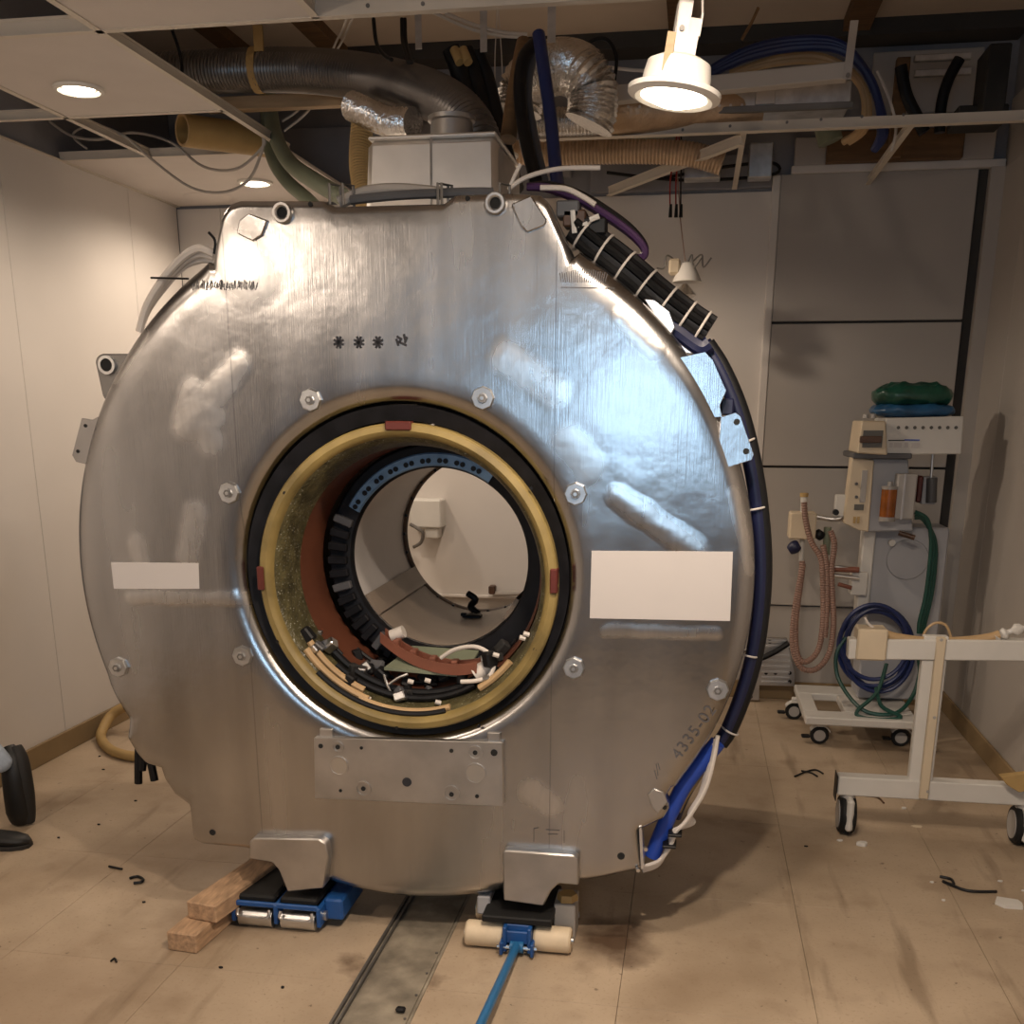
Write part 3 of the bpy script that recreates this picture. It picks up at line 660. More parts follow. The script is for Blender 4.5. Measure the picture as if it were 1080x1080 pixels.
# feet
obj('foot', facepoly(BM(), [(263, 888), (267, 884), (336, 885), (344, 890), (346, 905), (341, 937), (303, 941), (294, 918), (287, 910), (263, 906)], -.035, .30, .004), MT['plate_al'], mg)
obj('foot', facepoly(BM(), [(530, 899), (534, 897), (604, 902), (610, 906), (610, 934), (589, 932), (581, 940), (573, 956), (531, 950)], -.035, .30, .004), MT['plate_al'], mg)
# blank labels stuck to the face
obj('blank_label', facepoly(BM(), [(117, 593), (209, 594), (210, 621), (120, 621)], -.003, .001), MT['label_white'], mg, smooth=False, label='small blank whitish label')
obj('blank_label', facepoly(BM(), [(624, 581), (773, 582), (770, 655), (622, 652)], -.003, .001), MT['label_white'], mg, smooth=False, label='large blank whitish label')
# stamped rosettes, pencil hatching, hand-written number
def strokes(name, segs, w, m, y=-.0015):
    bm = BM()
    for (x0, y0), (x1, y1) in segs:
        a, b = PX(x0, y0, Y=y), PX(x1, y1, Y=y); d = (b-a)
        if d.length < 1e-6: continue
        n = Vector((-d.z, 0, d.x)).normalized()*w/2; e = d.normalized()*w*.3
        bm.faces.new([bm.verts.new(v) for v in (a-n-e, a+n-e, b+n+e, b-n+e)])
    return obj(name, bm, MT[m], mg, smooth=False)
for cx in (357, 378.5, 398.5):
    s = []
    for k in range(4):
        a = k*pi/4+.4; s.append(((cx-5*math.cos(a), 361-6*math.sin(a)), (cx+5*math.cos(a), 361+6*math.sin(a))))
    strokes('stamped_mark', s, .006, 'ink')
strokes('stamped_mark', [((419, 355), (423, 358)), ((426, 353), (427, 358)), ((418, 358), (420, 364)), ((429, 356), (427, 361)), ((421, 361), (428, 364)), ((423, 357), (421, 361))], .006, 'ink')
random.seed(5)
s = []
for k in range(46): x = 202+k*1.5; s.append(((x, 305+random.uniform(-2, 1)), (x+random.uniform(-1, 2), 297+random.uniform(-2, 3))))
strokes('pencil_marks', s, .0018, 'pencil')
s = []
for k in range(22): x = 592+k*2.2; s.append(((x, 297+random.uniform(0, 1)), (x-1.5+k*.18, 288-5*math.sin(pi*k/22)+random.uniform(-1, 2))))
s.append(((592, 303), (648, 304)))
strokes('pencil_marks', s, .0022, 'pencil')
strokes('pencil_marks', [((692, 806), (694, 818)), ((694, 805), (696, 812)), ((690, 812), (693, 822))], .002, 'pencil')
strokes('pencil_marks', [((563, 874), (563, 888)), ((563, 874), (568, 873)), ((576, 875), (590, 876)), ((595, 876), (595, 889)), ((578, 880), (588, 880))], .0015, 'pencil')
def text(body, a, b, size, m, y=-.0018):
    cu = bpy.data.curves.new('w', 'FONT'); cu.body = body; cu.size = size; cu.align_x = 'CENTER'; cu.align_y = 'CENTER'; cu.space_character = 1.15
    o = bpy.data.objects.new('w', cu); COL.objects.link(o); dg = bpy.context.evaluated_depsgraph_get()
    me = bpy.data.meshes.new_from_object(o.evaluated_get(dg)); bpy.data.objects.remove(o, do_unlink=True)
    bm = BM(); bm.from_mesh(me); A, B = PX(*a, Y=y), PX(*b, Y=y); ang = math.atan2(B.z-A.z, B.x-A.x)
    bmesh.ops.transform(bm, matrix=Matrix.Translation((A+B)/2) @ Matrix.Rotation(-ang, 4, 'Y') @ Matrix.Rotation(pi/2, 4, 'X'), verts=bm.verts); return bm
obj('handwriting', text('4335-02', (714, 797), (750, 748), .048, 'pencil'), MT['pencil'], mg, smooth=False, label='hand-written number in grey pencil')
# --- service turret on top
tu = BM(); b3 = BM()
prism(tu, [(-.205, .40, 1.99), (.205, .40, 1.99), (.195, .42, 2.318), (-.188, .42, 2.318)], (0, .42, 0), .018)
tt = obj('turret', tu, MT['turret_al'], mg, label='welded aluminium service turret')
lid = BM(); box(lid, (-.186, .424, 2.316), (.193, .84, 2.328), .004); obj('turret_lid', lid, MT['turret_al'], tt)
wb_ = BM(); sweep(wb_, [Vector((.005, .400, 2.0)), Vector((.003, .419, 2.316))], .0035, 6); obj('weld_seam', wb_, MT['galv'], tt)
obj('turret_flange', lathe(BM(), [(0, 2.33), (.12, 2.33), (.12, 2.340), (.09, 2.352), (.066, 2.352), (.064, 2.40), (.072, 2.404), (.072, 2.416), (.055, 2.418), (0, 2.418)], (.02, .62, 0), 'Z', 40), MT['steel'], tt)
# cable tray lying along the top edge
tube('sleeve', [PX(357, 214, Y=.06), PX(385, 203, Y=.08), PX(420, 200, Y=.08), PX(466, 204, Y=.06)], .016, MT['cable_grey'], mg)
tube('sleeve', [PX(370, 211, Y=.05), PX(420, 206, Y=.05), PX(490, 203, Y=.06), PX(520, 203, Y=.08)], .012, MT['dark_grey'], mg)
for x in (348, 362, 462, 466, 527):
    a = PX(x, 216, Y=.03); h = .05
    bm = BM(); sweep(bm, [a, a+Vector((0, 0, h)), a+Vector((.02, .03, h)), a+Vector((.02, .03, 0))], .004, 6); obj('wire_bracket', bm, MT['steel_dark'], mg)
tube('loose_lead', [PX(536, 200, Y=.1), PX(555, 187, Y=.1), PX(590, 178, Y=.12), PX(633, 177, Y=.14)], .006, MT['cable_white'], mg)
tube('loose_lead', [PX(537, 199, Y=.1), PX(543, 185, Y=.1), PX(549, 173, Y=.1)], .005, MT['cable_white'], mg)
# --- cables on the right flank
def pth(pts, Y, dY=0): return [PX(x, y, Y=Y+dY*i) for i, (x, y) in enumerate(pts)]
P = pth([(606, 240), (625, 256), (648, 273), (670, 291), (692, 310), (715, 328), (733, 341), (747, 350)], .12)
bn = obj('cable_bundle', sweep(BM(), cr(P, 6), .036, 14), MT['black'], mg, label='thick black cable bundle with pale ties')
for k in range(5):
    a = 2*pi*k/5
    bm = BM(); sweep(bm, [q+Vector((.024*math.cos(a)*.7, -.030*abs(math.sin(a))-.008, .026*math.cos(a))) for q in cr(P, 4)], .012, 8); obj('bundled_cable', bm, MT['black'], bn)
for q, q2 in zip(P, P[1:]):
    d = (q2-q).normalized(); m_ = q.lerp(q2, .5); u = Vector((0, 1, 0)); v = d.cross(u).normalized()
    bm = BM(); sweep(bm, [m_+u*(.048*math.cos(2*pi*k/18))+v*(.044*math.sin(2*pi*k/18)) for k in range(18)], .0035, 6, closed=True); obj('cable_tie', bm, MT['cable_white'], bn)
bm = BM(); sweep(bm, cr(pth([(690, 335), (715, 350), (738, 366), (748, 362)], .10), 5), .024, 10); obj('blue_strip', bm, MT['navy'], mg)
for k, (m_, off) in enumerate((('purple', 5), ('black', -3), ('black', -6), ('black', 0), ('purple', 9))):
    P = pth([(556, 197), (580, 197+off*.3), (612, 208+off*.5), (645, 228+off*.5), (668, 246+off*.4), (680, 262+off*.2), (676, 272), (660, 272-off*.3), (648, 262)], .14+.02*k)
    tube('power_cable', P, .010, MT[m_], mg)
tube('power_cable', pth([(570, 198), (596, 199), (614, 207), (628, 216)], .09), .007, MT['cable_white'], mg)
for (x0, y0), (x1, y1) in (((604, 222), (606, 246)), ((622, 232), (632, 228)), ((610, 240), (620, 236))):
    a, b = PX(x0, y0, Y=.08), PX(x1, y1, Y=.08); bm = BM(); sweep(bm, [a, b], .007, 6); obj('clip', bm, MT['white_plastic'], mg)
for x, y, m_ in ((607, 232, 'rim_brown'), (617, 252, 'steel_dark'), (628, 240, 'black'), (600, 222, 'dark_grey')):
    p = PX(x, y, Y=.12); obj('connector', box(BM(), p-Vector((.03, .03, .02)), p+Vector((.03, .03, .02)), .004), MT[m_], mg)
# steel clamp next to the bundle
obj('clamp', facepoly(BM(), [(679, 315), (690, 316), (706, 328), (712, 345), (708, 352), (696, 340)], .05, .08, .002), MT['steel'], mg)
obj('clamp', facepoly(BM(), [(715, 360), (722, 366), (733, 374), (722, 372)], .05, .08, .002), MT['steel'], mg)
# navy hose following the rim, bright blue sleeve and white leads at its foot
P = pth([(742, 362), (757, 385), (772, 417), (783, 450), (792, 490), (799, 535), (803, 590), (801, 640), (794, 690), (783, 730), (768, 768), (757, 785)], .13)
rh = tube('rim_hose', P, .021, MT['navy'], mg, sub=8, seg=12)
tube('rim_hose', [q+Vector((.012, .0, .0)) for q in P], .018, MT['black'], mg, sub=8, seg=12)
for x, y in ((797, 536), (790, 690), (770, 770), (786, 466)):
    p = PX(x, y, Y=.13); a = math.atan2(p.z-ZM, p.x)
    bm = BM(); sweep(bm, [p+Vector((math.cos(a)*.026*math.cos(q), .03*math.sin(q), math.sin(a)*.026*math.cos(q))) for q in [2*pi*k/14 for k in range(14)]], .003, 6, closed=True); obj('cable_tie', bm, MT['cable_white'], rh)
tube('blue_sleeve', pth([(757, 783), (742, 802), (722, 828), (708, 855), (697, 880), (688, 903)], .09), .024, MT['blue_bright'], mg, seg=12)
tube('blue_sleeve', pth([(752, 790), (738, 812), (722, 838), (712, 862)], .12), .018, MT['navy'], mg, seg=12)
tube('earth_lead', pth([(745, 805), (736, 822), (724, 840), (716, 856)], .10), .007, MT['ochre'], mg)
for k in range(4):
    P = pth([(757-2*k, 776+4*k), (753-1.5*k, 800), (745-2*k, 830+2*k), (733-2*k, 852+2*k), (722+3*k, 868), (713-2*k, 877), (707, 892-2*k), (695, 908+k), (678, 914+1.5*k)], .05+.012*k)
    tube('white_lead', P, .0065, MT['cable_white'], mg)
for x, y in ((712, 878), (706, 890)):
    p = PX(x, y, Y=.06); bm = BM(); box(bm, p-Vector((.02, .03, .004)), p+Vector((.02, .03, .004)), .002); obj('cable_tie', bm, MT['black'], mg)
obj('bracket', facepoly(BM(), [(674, 874), (677, 874), (679, 916), (676, 917)], -.004, .08, 0), MT['steel'], mg)
for x, y in ((680, 894), (672, 916)):
    p = PX(x, y, Y=0); obj('bolt', cyl(BM(), p, p+Vector((.004, -.015, 0)), .006, seg=8), MT['steel'], mg)
obj('corner_block', facepoly(BM(), [(683, 838), (690, 832), (700, 836), (704, 846), (694, 858), (688, 852)], -.006, .004, .002), MT['plate_al'], mg)
# side latch box seen behind the rim tab
obj('latch', pbox(BM(), 760, 420, 774, 438, .06, .06, .004), MT['navy'], mg)
# grey leads on the left shoulder
for k in range(3):
    tube('shoulder_lead', pth([(226, 268+3*k), (210, 262+6*k), (192, 272+5*k), (172, 294+5*k), (155, 322+3*k), (147, 350)], .10+.02*k), .011, MT['cable_white'], mg)
p = pth([(159, 293), (199, 294)], .08); bm = BM(); sweep(bm, p, .003, 6); obj('cable_tie', bm, MT['black'], mg)
bm = BM(); sweep(bm, cr(pth([(226, 268), (227, 254), (220, 245)], .08), 4), .004, 6); obj('cable_tie', bm, MT['black'], mg)
# cut hose stubs at lower left
for q in ([(190, 750), (152, 772), (147, 785), (146, 805), (146, 826)], [(190, 755), (155, 782), (157, 795), (160, 808), (163, 823)], [(192, 760), (152, 778), (150, 788), (151, 800), (150, 812)]):
    tube('cut_cable', pth(q, .30), .014, MT['black'], mg)
# ================================================================== THINGS IN THE OPEN CEILING
def one(o, label, cat, group=None):
    o['label'] = label; o['category'] = cat
    if group: o['group'] = group
    return o
def pz(L): return [PX(x, y, Y=Y) for x, y, Y in L]
# grey ribbed flexible duct running to the turret, its strap and the bar below it
t = thing('flexible_duct', 'long dark grey ribbed duct bending down behind the turret', 'duct', PX(330, 74, Y=1.6))
ribbed('ribbed_hose', pz([(150, 80, 1.75), (215, 76, 1.75), (270, 74, 1.7), (330, 75, 1.6), (390, 82, 1.45), (440, 95, 1.25), (475, 112, 1.1), (497, 135, 1.02), (508, 165, .98), (512, 190, .95)]), .078, MT['flex_grey'], t, ribs=120, amp=.035, seg=20)
obj('strap', pbox(BM(), 267, 26, 277, 54, 1.62, .01, .001), MT['ochre'], t)
bm = BM(); c = PX(272, 74, Y=1.695); lathe(bm, [(.0815, -.016), (.083, -.016), (.083, .016), (.0815, .016)], c, 'X', 24, closed=True); obj('strap', bm, MT['ochre'], t)
one(obj('support_bar', pbox(BM(), 215, 97, 447, 112, 1.80, .05, .003), MT['tan_wood']), 'tan wooden bar running under the grey ribbed duct', 'beam')
# tan cardboard tube with open end
t = thing('cardboard_tube', 'open ochre tube lying above the missing ceiling tile', 'tube', PX(190, 137, Y=1.75))
a, b = PX(192, 137, Y=1.70), PX(292, 151, Y=2.06); bm = BM(); d = (b-a)
cyl(bm, a, b, .062, seg=28, cap=False); cyl(bm, a, b, .052, seg=28, cap=False)
obj('tube_wall', bm, MT['ochre'], t)
u, v = frame_of(d); bm = BM(); A = [bm.verts.new(a+(u*math.cos(2*pi*k/28)+v*math.sin(2*pi*k/28))*.062) for k in range(28)]; B = [bm.verts.new(a+(u*math.cos(2*pi*k/28)+v*math.sin(2*pi*k/28))*.052) for k in range(28)]
for k in range(28): bm.faces.new((A[k], A[(k+1) % 28], B[(k+1) % 28], B[k]))
obj('cut_rim', bm, MT['tan_hose'], t)
# green hoses dropping to the top of the magnet
one(tube('hose', pz([(283, 95, 1.95), (285, 118, 1.93), (291, 145, 1.8), (306, 172, 1.6), (335, 193, 1.4), (362, 208, 1.3)]), .032, MT['green_pipe'], seg=14), 'thicker sage green hose reaching nearest to the turret', 'hose', 'sage green hoses beside the turret')
one(tube('hose', pz([(280, 100, 2.05), (285, 158, 1.9), (300, 188, 1.75), (324, 210, 1.6), (340, 226, 1.5)]), .028, MT['green_pipe'], seg=14), 'thinner sage green hose ending by the lifting socket', 'hose', 'sage green hoses beside the turret')
# thin grey cables looping under the ceiling
one(tube('cable', pz([(52, 128, 1.9), (75, 143, 1.9), (105, 147, 1.9), (140, 140, 1.95), (180, 150, 1.95), (215, 176, 1.9), (250, 178, 1.8), (277, 155, 1.74), (278, 145, 1.73)]), .006, MT['cable_grey'], seg=6), 'thin grey cable looping low from the tile corner across the gap', 'cable', 'thin cables under the ceiling')
one(tube('cable', pz([(90, 126, 1.7), (130, 143, 1.7), (160, 168, 1.8), (200, 197, 1.8), (235, 203, 1.8), (262, 190, 1.78), (276, 160, 1.74), (278, 146, 1.73)]), .006, MT['cable_grey'], seg=6), 'thin grey cable drooping lowest in front of the far ceiling tile', 'cable', 'thin cables under the ceiling')
one(tube('cable', pz([(92, 157, 1.95), (80, 148, 1.95), (78, 140, 1.95), (90, 133, 1.95)]), .005, MT['cable_grey'], seg=6), 'short curled grey cable end over the left gap', 'cable')
one(tube('cable', pz([(370, 5, 1.0), (362, 30, 1.3), (352, 50, 1.9), (330, 110, 1.95), (300, 138, 1.97)]), .005, MT['cable_white'], seg=6), 'white cable crossing behind the grey duct', 'cable', 'white cables behind the grey duct')
one(tube('cable', pz([(377, 5, 1.0), (367, 30, 1.3), (357, 50, 1.9), (322, 108, 1.95), (298, 128, 1.97)]), .005, MT['cable_white'], seg=6), 'white cable crossing behind the grey duct', 'cable', 'white cables behind the grey duct')
one(tube('cable', pz([(394, 20, 1.2), (397, 45, 1.15), (405, 58, 1.1), (413, 63, 1.05)]), .007, MT['black'], seg=8), 'short black cable curling onto the grey duct', 'cable')
for dx in (0, 3): one(tube('cable', pz([(424+dx, 20, 1.2), (425+dx, 45, 1.15), (431+dx, 66, 1.05)]), .007, MT['black'], seg=8), 'straight black cable hanging down to the grey duct', 'cable', 'black cables over the grey duct')
one(tube('cable', pz([(470, 14, 1.1), (500, 26, 1.2), (530, 34, 1.2), (556, 36, 1.2)]), .006, MT['cable_white'], seg=6), 'white cable sagging under the slab towards the black hoses', 'cable', 'white cables under the slab')
one(tube('cable', pz([(455, 12, 1.1), (495, 30, 1.2), (525, 37, 1.2), (552, 39, 1.2)]), .006, MT['cable_white'], seg=6), 'white cable sagging under the slab towards the black hoses', 'cable', 'white cables under the slab')
one(tube('cable', pz([(180, 28, 1.3), (188, 50, 1.3), (192, 70, 1.3), (191, 95, 1.3)]), .006, MT['black'], seg=6), 'thin black cable hanging at the left end of the grey duct', 'cable')
# small foil hose and tan ribbed hose left of the turret
one(ribbed('flexible_duct', pz([(372, 112, 1.25), (390, 120, 1.2), (410, 128, 1.15), (436, 130, 1.1)]), .048, MT['foil'], ribs=16, amp=.08), 'short crumpled foil duct beside the turret collar', 'duct')
one(ribbed('flexible_duct', pz([(384, 112, 1.3), (381, 145, 1.28), (380, 175, 1.25), (386, 215, 1.2)]), .040, MT['ochre'], ribs=34, amp=.05), 'upright tan ribbed hose on the left of the turret', 'duct')
# black hose bundle behind the turret
for k, (x, r) in enumerate(((484, .034), (497, .036), (510, .030), (503, .034))):
    one(tube('hose', pz([(x-8, 52+2*k, 1.24+.03*k), (x+2, 80, 1.24+.03*k), (x+12, 120, 1.22+.02*k), (x+24, 165, 1.2), (x+34, 200, 1.15)]), r, MT['black'], seg=12), ['fat black hose nearest the grey ribbed duct, slanting behind the turret', 'fat black hose second from the grey ribbed duct behind the turret', 'thinner black hose nearest the brown tube behind the turret', 'fat black hose tucked behind the others by the turret'][k], 'hose', 'black hoses behind the turret')
t = thing('pipe_stub', 'pair of short tan pipe ends above the black hoses', 'pipe', PX(482, 60, Y=1.18))
for x in (479, 488):
    a, b = PX(x, 52, Y=1.19), PX(x+6, 66, Y=1.17); obj('pipe_end', cyl(BM(), a, b, .016, seg=12), MT['ochre'], t)
one(tube('hose', pz([(553, 45, .95), (548, 70, .9), (541, 110, .85), (536, 147, .8)]), .026, MT['brown_wood'], seg=12), 'brown tube standing among the black hoses', 'tube')
one(tube('hose', pz([(566, 44, .9), (552, 62, .85), (548, 95, .8), (553, 140, .75), (565, 190, .6)]), .020, MT['black'], seg=12), 'black hose arching down to the top of the magnet', 'hose', 'black hoses arching to the magnet')
one(tube('hose', pz([(568, 52, .95), (560, 66, .9), (556, 100, .85), (562, 140, .8), (573, 190, .65)]), .016, MT['dark_grey'], seg=12), 'charcoal hose beside the black arch', 'hose', 'black hoses arching to the magnet')
one(tube('hose', pz([(568, 36, .8), (573, 70, .75), (580, 120, .7), (586, 178, .6), (589, 200, .5)]), .020, MT['blue_hose'], seg=12), 'straight dark blue hose hanging to the magnet shoulder', 'hose')
one(tube('cable', pz([(549, 148, .75), (553, 165, .7), (560, 185, .6)]), .006, MT['cable_white'], seg=6), 'short white lead below the brown tube', 'cable')
# foil flexible duct elbow and the rigid duct it meets
one(ribbed('flexible_duct', pz([(546, 118, 1.5), (552, 92, 1.5), (568, 78, 1.45), (590, 70, 1.38), (612, 76, 1.3), (625, 95, 1.3), (624, 122, 1.3), (621, 132, 1.3)]), .086, MT['foil'], ribs=44, amp=.06, seg=24), 'shiny crumpled foil duct elbow hanging behind the hoses', 'duct')
one(ribbed('flexible_duct', pz([(568, 128, 1.7), (610, 128, 1.7), (640, 126, 1.7)]), .05, MT['foil'], ribs=20, amp=.06), 'straight foil duct piece below the foil elbow', 'duct')
t = thing('air_duct', 'brown round duct with a row of rivets, running right from the foil elbow', 'duct', PX(700, 118, Y=2.0))
a, b = PX(632, 118, Y=1.9), PX(800, 116, Y=2.05); obj('duct_shell', cyl(BM(), a, b, .085, seg=28), MT['foil_tan'], t)
for k in range(13):
    p = a.lerp(b, .05+k*.07)+Vector((0, -.084, -.004)); obj('rivet', cyl(BM(), p, p+Vector((0, -.006, 0)), .006, seg=6), MT['cable_white'], t)
one(ribbed('flexible_duct', pz([(536, 160, 2.3), (580, 162, 2.3), (640, 160, 2.3), (690, 160, 2.3), (730, 163, 2.3), (762, 172, 2.3)]), .050, MT['foil_tan'], ribs=60, amp=.05), 'long crumpled tan duct lying over the back wall', 'duct')
one(tube('pipe', pz([(640, 135, 2.6), (720, 130, 2.6), (800, 120, 2.6), (850, 119, 2.6), (868, 126, 2.6), (876, 150, 2.6)]), .055, MT['green_pipe'], seg=16), 'sage green insulated pipe behind the white bar', 'pipe')
# white channel and hanger strip
t = thing('support_channel', 'white horizontal channel with a hanger strip under the slab', 'channel', PX(810, 85, Y=1.6))
a, b = PX(625, 103, Y=1.75), PX(893, 76, Y=1.6); d = b-a
bm = BM(); box(bm, (0, -.03, -.028), (d.length, .03, .028), .003, M=Matrix.Translation(a) @ Matrix.Rotation(math.atan2(d.y, d.x), 4, 'Z') @ Matrix.Rotation(-math.asin(d.z/d.length), 4, 'Y')); obj('channel', bm, MT['wall_panel'], t)
a, b = PX(901, 22, Y=1.57), PX(893, 84, Y=1.57); bm = BM(); prism(bm, [a+Vector((-.014, 0, 0)), a+Vector((.014, 0, 0)), b+Vector((.014, 0, 0)), b+Vector((-.014, 0, 0))], (0, -.006, 0)); obj('hanger', bm, MT['wall_panel'], t)
p = PX(894, 80, Y=1.56); obj('bolt', cyl(BM(), p, p+Vector((0, -.012, 0)), .008, seg=8), MT['steel_dark'], t)
# galvanised rectangular duct behind the channel
t = thing('air_duct', 'galvanised rectangular duct behind the white channel', 'duct', PX(800, 105, Y=1.95))
obj('duct_shell', pbox(BM(), 740, 88, 898, 112, 1.95, .3, .004), MT['galv'], t)
obj('duct_flange', pbox(BM(), 740, 110, 900, 117, 1.93, .02, .002), MT['steel_dark'], t)
obj('duct_flange', pbox(BM(), 797, 88, 818, 110, 1.94, .01, .002), MT['steel'], t)
one(obj('duct_piece', pbox(BM(), 790, 150, 815, 187, 2.75, .1, .004), MT['galv']), 'upright galvanised duct piece over the back wall', 'duct')
one(obj('duct_piece', pbox(BM(), 722, 165, 760, 188, 2.7, .1, .004), MT['galv']), 'small shiny duct box beside the hanging red leads', 'duct')
# coil of blue and tan hoses
for k in range(3):
    one(tube('hose', pz([(745, 80-2*k, 2.3), (790, 60-4*k, 2.25), (840, 50-4*k, 2.2), (885, 52-3*k, 2.2), (912, 74, 2.2), (926, 105, 2.2), (929+2*k, 140, 2.2), (922, 158, 2.25)]), .017, MT['blue_hose'], seg=10), ['innermost dark blue hose of the big arc over the white channel', 'middle dark blue hose of the big arc over the white channel', 'outermost dark blue hose of the big arc over the white channel'][k], 'hose', 'blue hose coil under the slab')
for k in range(2):
    one(tube('hose', pz([(770, 78, 2.35), (820, 62+4*k, 2.3), (865, 60+5*k, 2.3), (900, 78+3*k, 2.3), (915-3*k, 105, 2.3), (913-5*k, 135, 2.3), (895-6*k, 150, 2.35)]), .015, MT['tan_hose'], seg=10), ['outer orange tan hose inside the blue hose arc', 'inner orange tan hose inside the blue hose arc'][k], 'hose', 'tan hose coil under the slab')
one(tube('cable', pz([(925, 75, 2.2), (938, 105, 2.2), (945, 135, 2.2), (940, 160, 2.2)]), .006, MT['cable_white'], seg=6), 'thin white cable hanging beside the blue hose arc', 'cable')
# black and steel ironwork by the right wall
one(tube('pipe', pz([(950, 70, 2.5), (956, 100, 2.5), (968, 125, 2.5), (975, 140, 2.5)]), .026, MT['black'], seg=12), 'black pipe slanting right above the white grid bar', 'pipe')
one(tube('pipe', pz([(1012, 62, 2.5), (1000, 85, 2.5), (993, 110, 2.5), (991, 140, 2.5)]), .024, MT['black'], seg=12), 'black pipe curving left above the white grid bar', 'pipe')
one(obj('steel_post', pbox(BM(), 942, 60, 956, 165, 2.75, .05, .003), MT['brown_wood']), 'dark upright post above the timber beam', 'post')
for y in (56, 72):
    one(obj('steel_rail', pbox(BM(), 965, y, 1025, y+7, 2.6, .03, .003), MT['galv']), 'upper shiny steel rail in the dark ceiling corner' if y == 56 else 'lower shiny steel rail in the dark ceiling corner', 'rail', 'steel rails in the ceiling corner')
one(obj('steel_upright', pbox(BM(), 1040, 45, 1064, 120, 2.2, .2, .006), MT['black_matte']), 'black steel upright against the right wall', 'upright')
one(obj('steel_crosspiece', pbox(BM(), 1010, 110, 1064, 128, 2.3, .2, .006), MT['black_matte']), 'black steel crosspiece above the white grid bar', 'crosspiece')
# hanger rods and straps from the slab
for x, y0, y1, Y, w in ((510, 14, 55, 1.2, .012), (582, 8, 45, 1.2, .014), (441, 20, 52, 1.4, .012)):
    a, b = PX(x, y0, Y=Y), PX(x, y1, Y=Y); one(obj('hanger_strap', box(BM(), (a.x-w, Y-.002, b.z), (a.x+w, Y+.002, ZS)), MT['galv']), 'flat steel strap hanging from the slab', 'strap', 'hanger straps')
one(tube('cable', pz([(800, 8, 1.5), (792, 25, 1.5), (782, 42, 1.5)]), .006, MT['brown_wood'], seg=6), 'short brown wire end hanging from the slab', 'cable')
one(tube('cable', pz([(600, 70, 1.5), (622, 45, 1.5), (640, 42, 1.5), (650, 60, 1.5), (648, 85, 1.5)]), .007, MT['black'], seg=6), 'black cable arching over the foil elbow', 'cable')
one(tube('cable', pz([(585, 45, 1.5), (620, 65, 1.55), (650, 72, 1.6), (685, 75, 1.6)]), .006, MT['cable_white'], seg=6), 'white cable running behind the lit hanging lamp', 'cable')
one(tube('cable', pz([(640, 182, 2.9), (720, 190, 2.9), (812, 185, 2.9), (815, 172, 2.9), (765, 176, 2.9), (700, 188, 2.9)]), .008, MT['black'], seg=6), 'black cable strung along the top of the back wall', 'cable')
# ================================================================== SKATES, TIMBERS
def P0(x, y): return PX(x, y, Z=0)
# left skate: low blue frame, two black pads, steel rollers
t = thing('machine_skate', 'low blue roller skate with black pads under the left foot', 'skate', (-.41, .06, 0))
bm = BM()
for x in (-.557, -.418, -.279): box(bm, (x-.007, -.055, .022), (x+.007, .22, .088), .003)
box(bm, (-.555, -.052, .075), (-.28, -.04, .092), .003); box(bm, (-.555, .205, .03), (-.28, .217, .092), .003)
obj('frame', bm, MT['skate_blue'], t)
for x in (-.488, -.349):
    obj('pad', box(BM(), (x-.060, -.035, .084), (x+.060, .215, .106), .006), MT['rubber'], t)
    for y in (-.025, .05, .125, .19): obj('roller', cyl(BM(), (x-.055, y, .030), (x+.055, y, .030), .030, seg=16), MT['steel'], t)
    bm = BM(); sweep(bm, cr([(x-.05, -.055, .07), (x-.048, -.066, .05), (x, -.068, .045), (x+.048, -.066, .05), (x+.05, -.055, .07)], 4), .005, 6); obj('handle', bm, MT['steel'], t)
obj('axle_end', cyl(BM(), (-.275, -.02, .05), (-.262, -.02, .05), .016, seg=12), MT['steel'], t)
obj('side_arm', box(BM(), (-.275, -.01, .03), (-.215, .20, .10), .006), MT['skate_blue'], t)
# right skate: blue yoke, nylon rollers, black pad, pull bar
t = thing('machine_skate', 'blue steering skate with white nylon rollers and a pull bar under the right foot', 'skate', (.34, .04, 0))
for x0, x1 in ((.182, .300), (.390, .502)):
    bm = BM(); lathe(bm, [(0, x0), (.034, x0), (.039, x0+.006), (.039, x1-.006), (.034, x1), (0, x1)], (0, -.03, .0395), 'X', 28); r = obj('roller', bm, MT['nylon'], t)
    bm = BM(); lathe(bm, [(0, x0), (.034, x0), (.039, x0+.006), (.039, x1-.006), (.034, x1), (0, x1)], (0, .14, .0395), 'X', 28); obj('roller', bm, MT['nylon'], t)
obj('axle', cyl(BM(), (.176, -.03, .0395), (.508, -.03, .0395), .010, seg=12), MT['steel'], t)
obj('axle', cyl(BM(), (.176, .14, .0395), (.508, .14, .0395), .010, seg=12), MT['steel'], t)
bm = BM()
for x in (.308, .382): box(bm, (x-.006, -.085, .012), (x+.006, .18, .092), .003)
box(bm, (.302, -.06, .066), (.388, .18, .092), .003); box(bm, (.305, -.072, .035), (.385, -.062, .075), .003); obj('yoke', bm, MT['skate_blue'], t)
obj('pad', box(BM(), (.235, -.06, .092), (.445, .19, .114), .004), MT['rubber'], t)
obj('side_block', box(BM(), (.205, .02, .075), (.245, .17, .135), .004), MT['grey_plastic'], t)
a = Vector((.345, -.078, .035)); b = PX(507, 1080, Z=.085); b = a+(b-a)*2.3
pb = obj('pull_bar', sweep(BM(), [a, b], .0125, 12), MT['bar_blue'], t)
obj('eye', sweep(BM(), [Vector((.325, -.08, .03)), Vector((.365, -.08, .03))], .017, 12), MT['bar_blue'], pb)
obj('grip', sweep(BM(), [b+Vector((-.09, 0, 0)), b+Vector((.09, 0, 0))], .014, 12), MT['bar_blue'], pb)
obj('pin', cyl(BM(), (.285, -.08, .028), (.405, -.08, .028), .006, seg=8), MT['steel'], t)
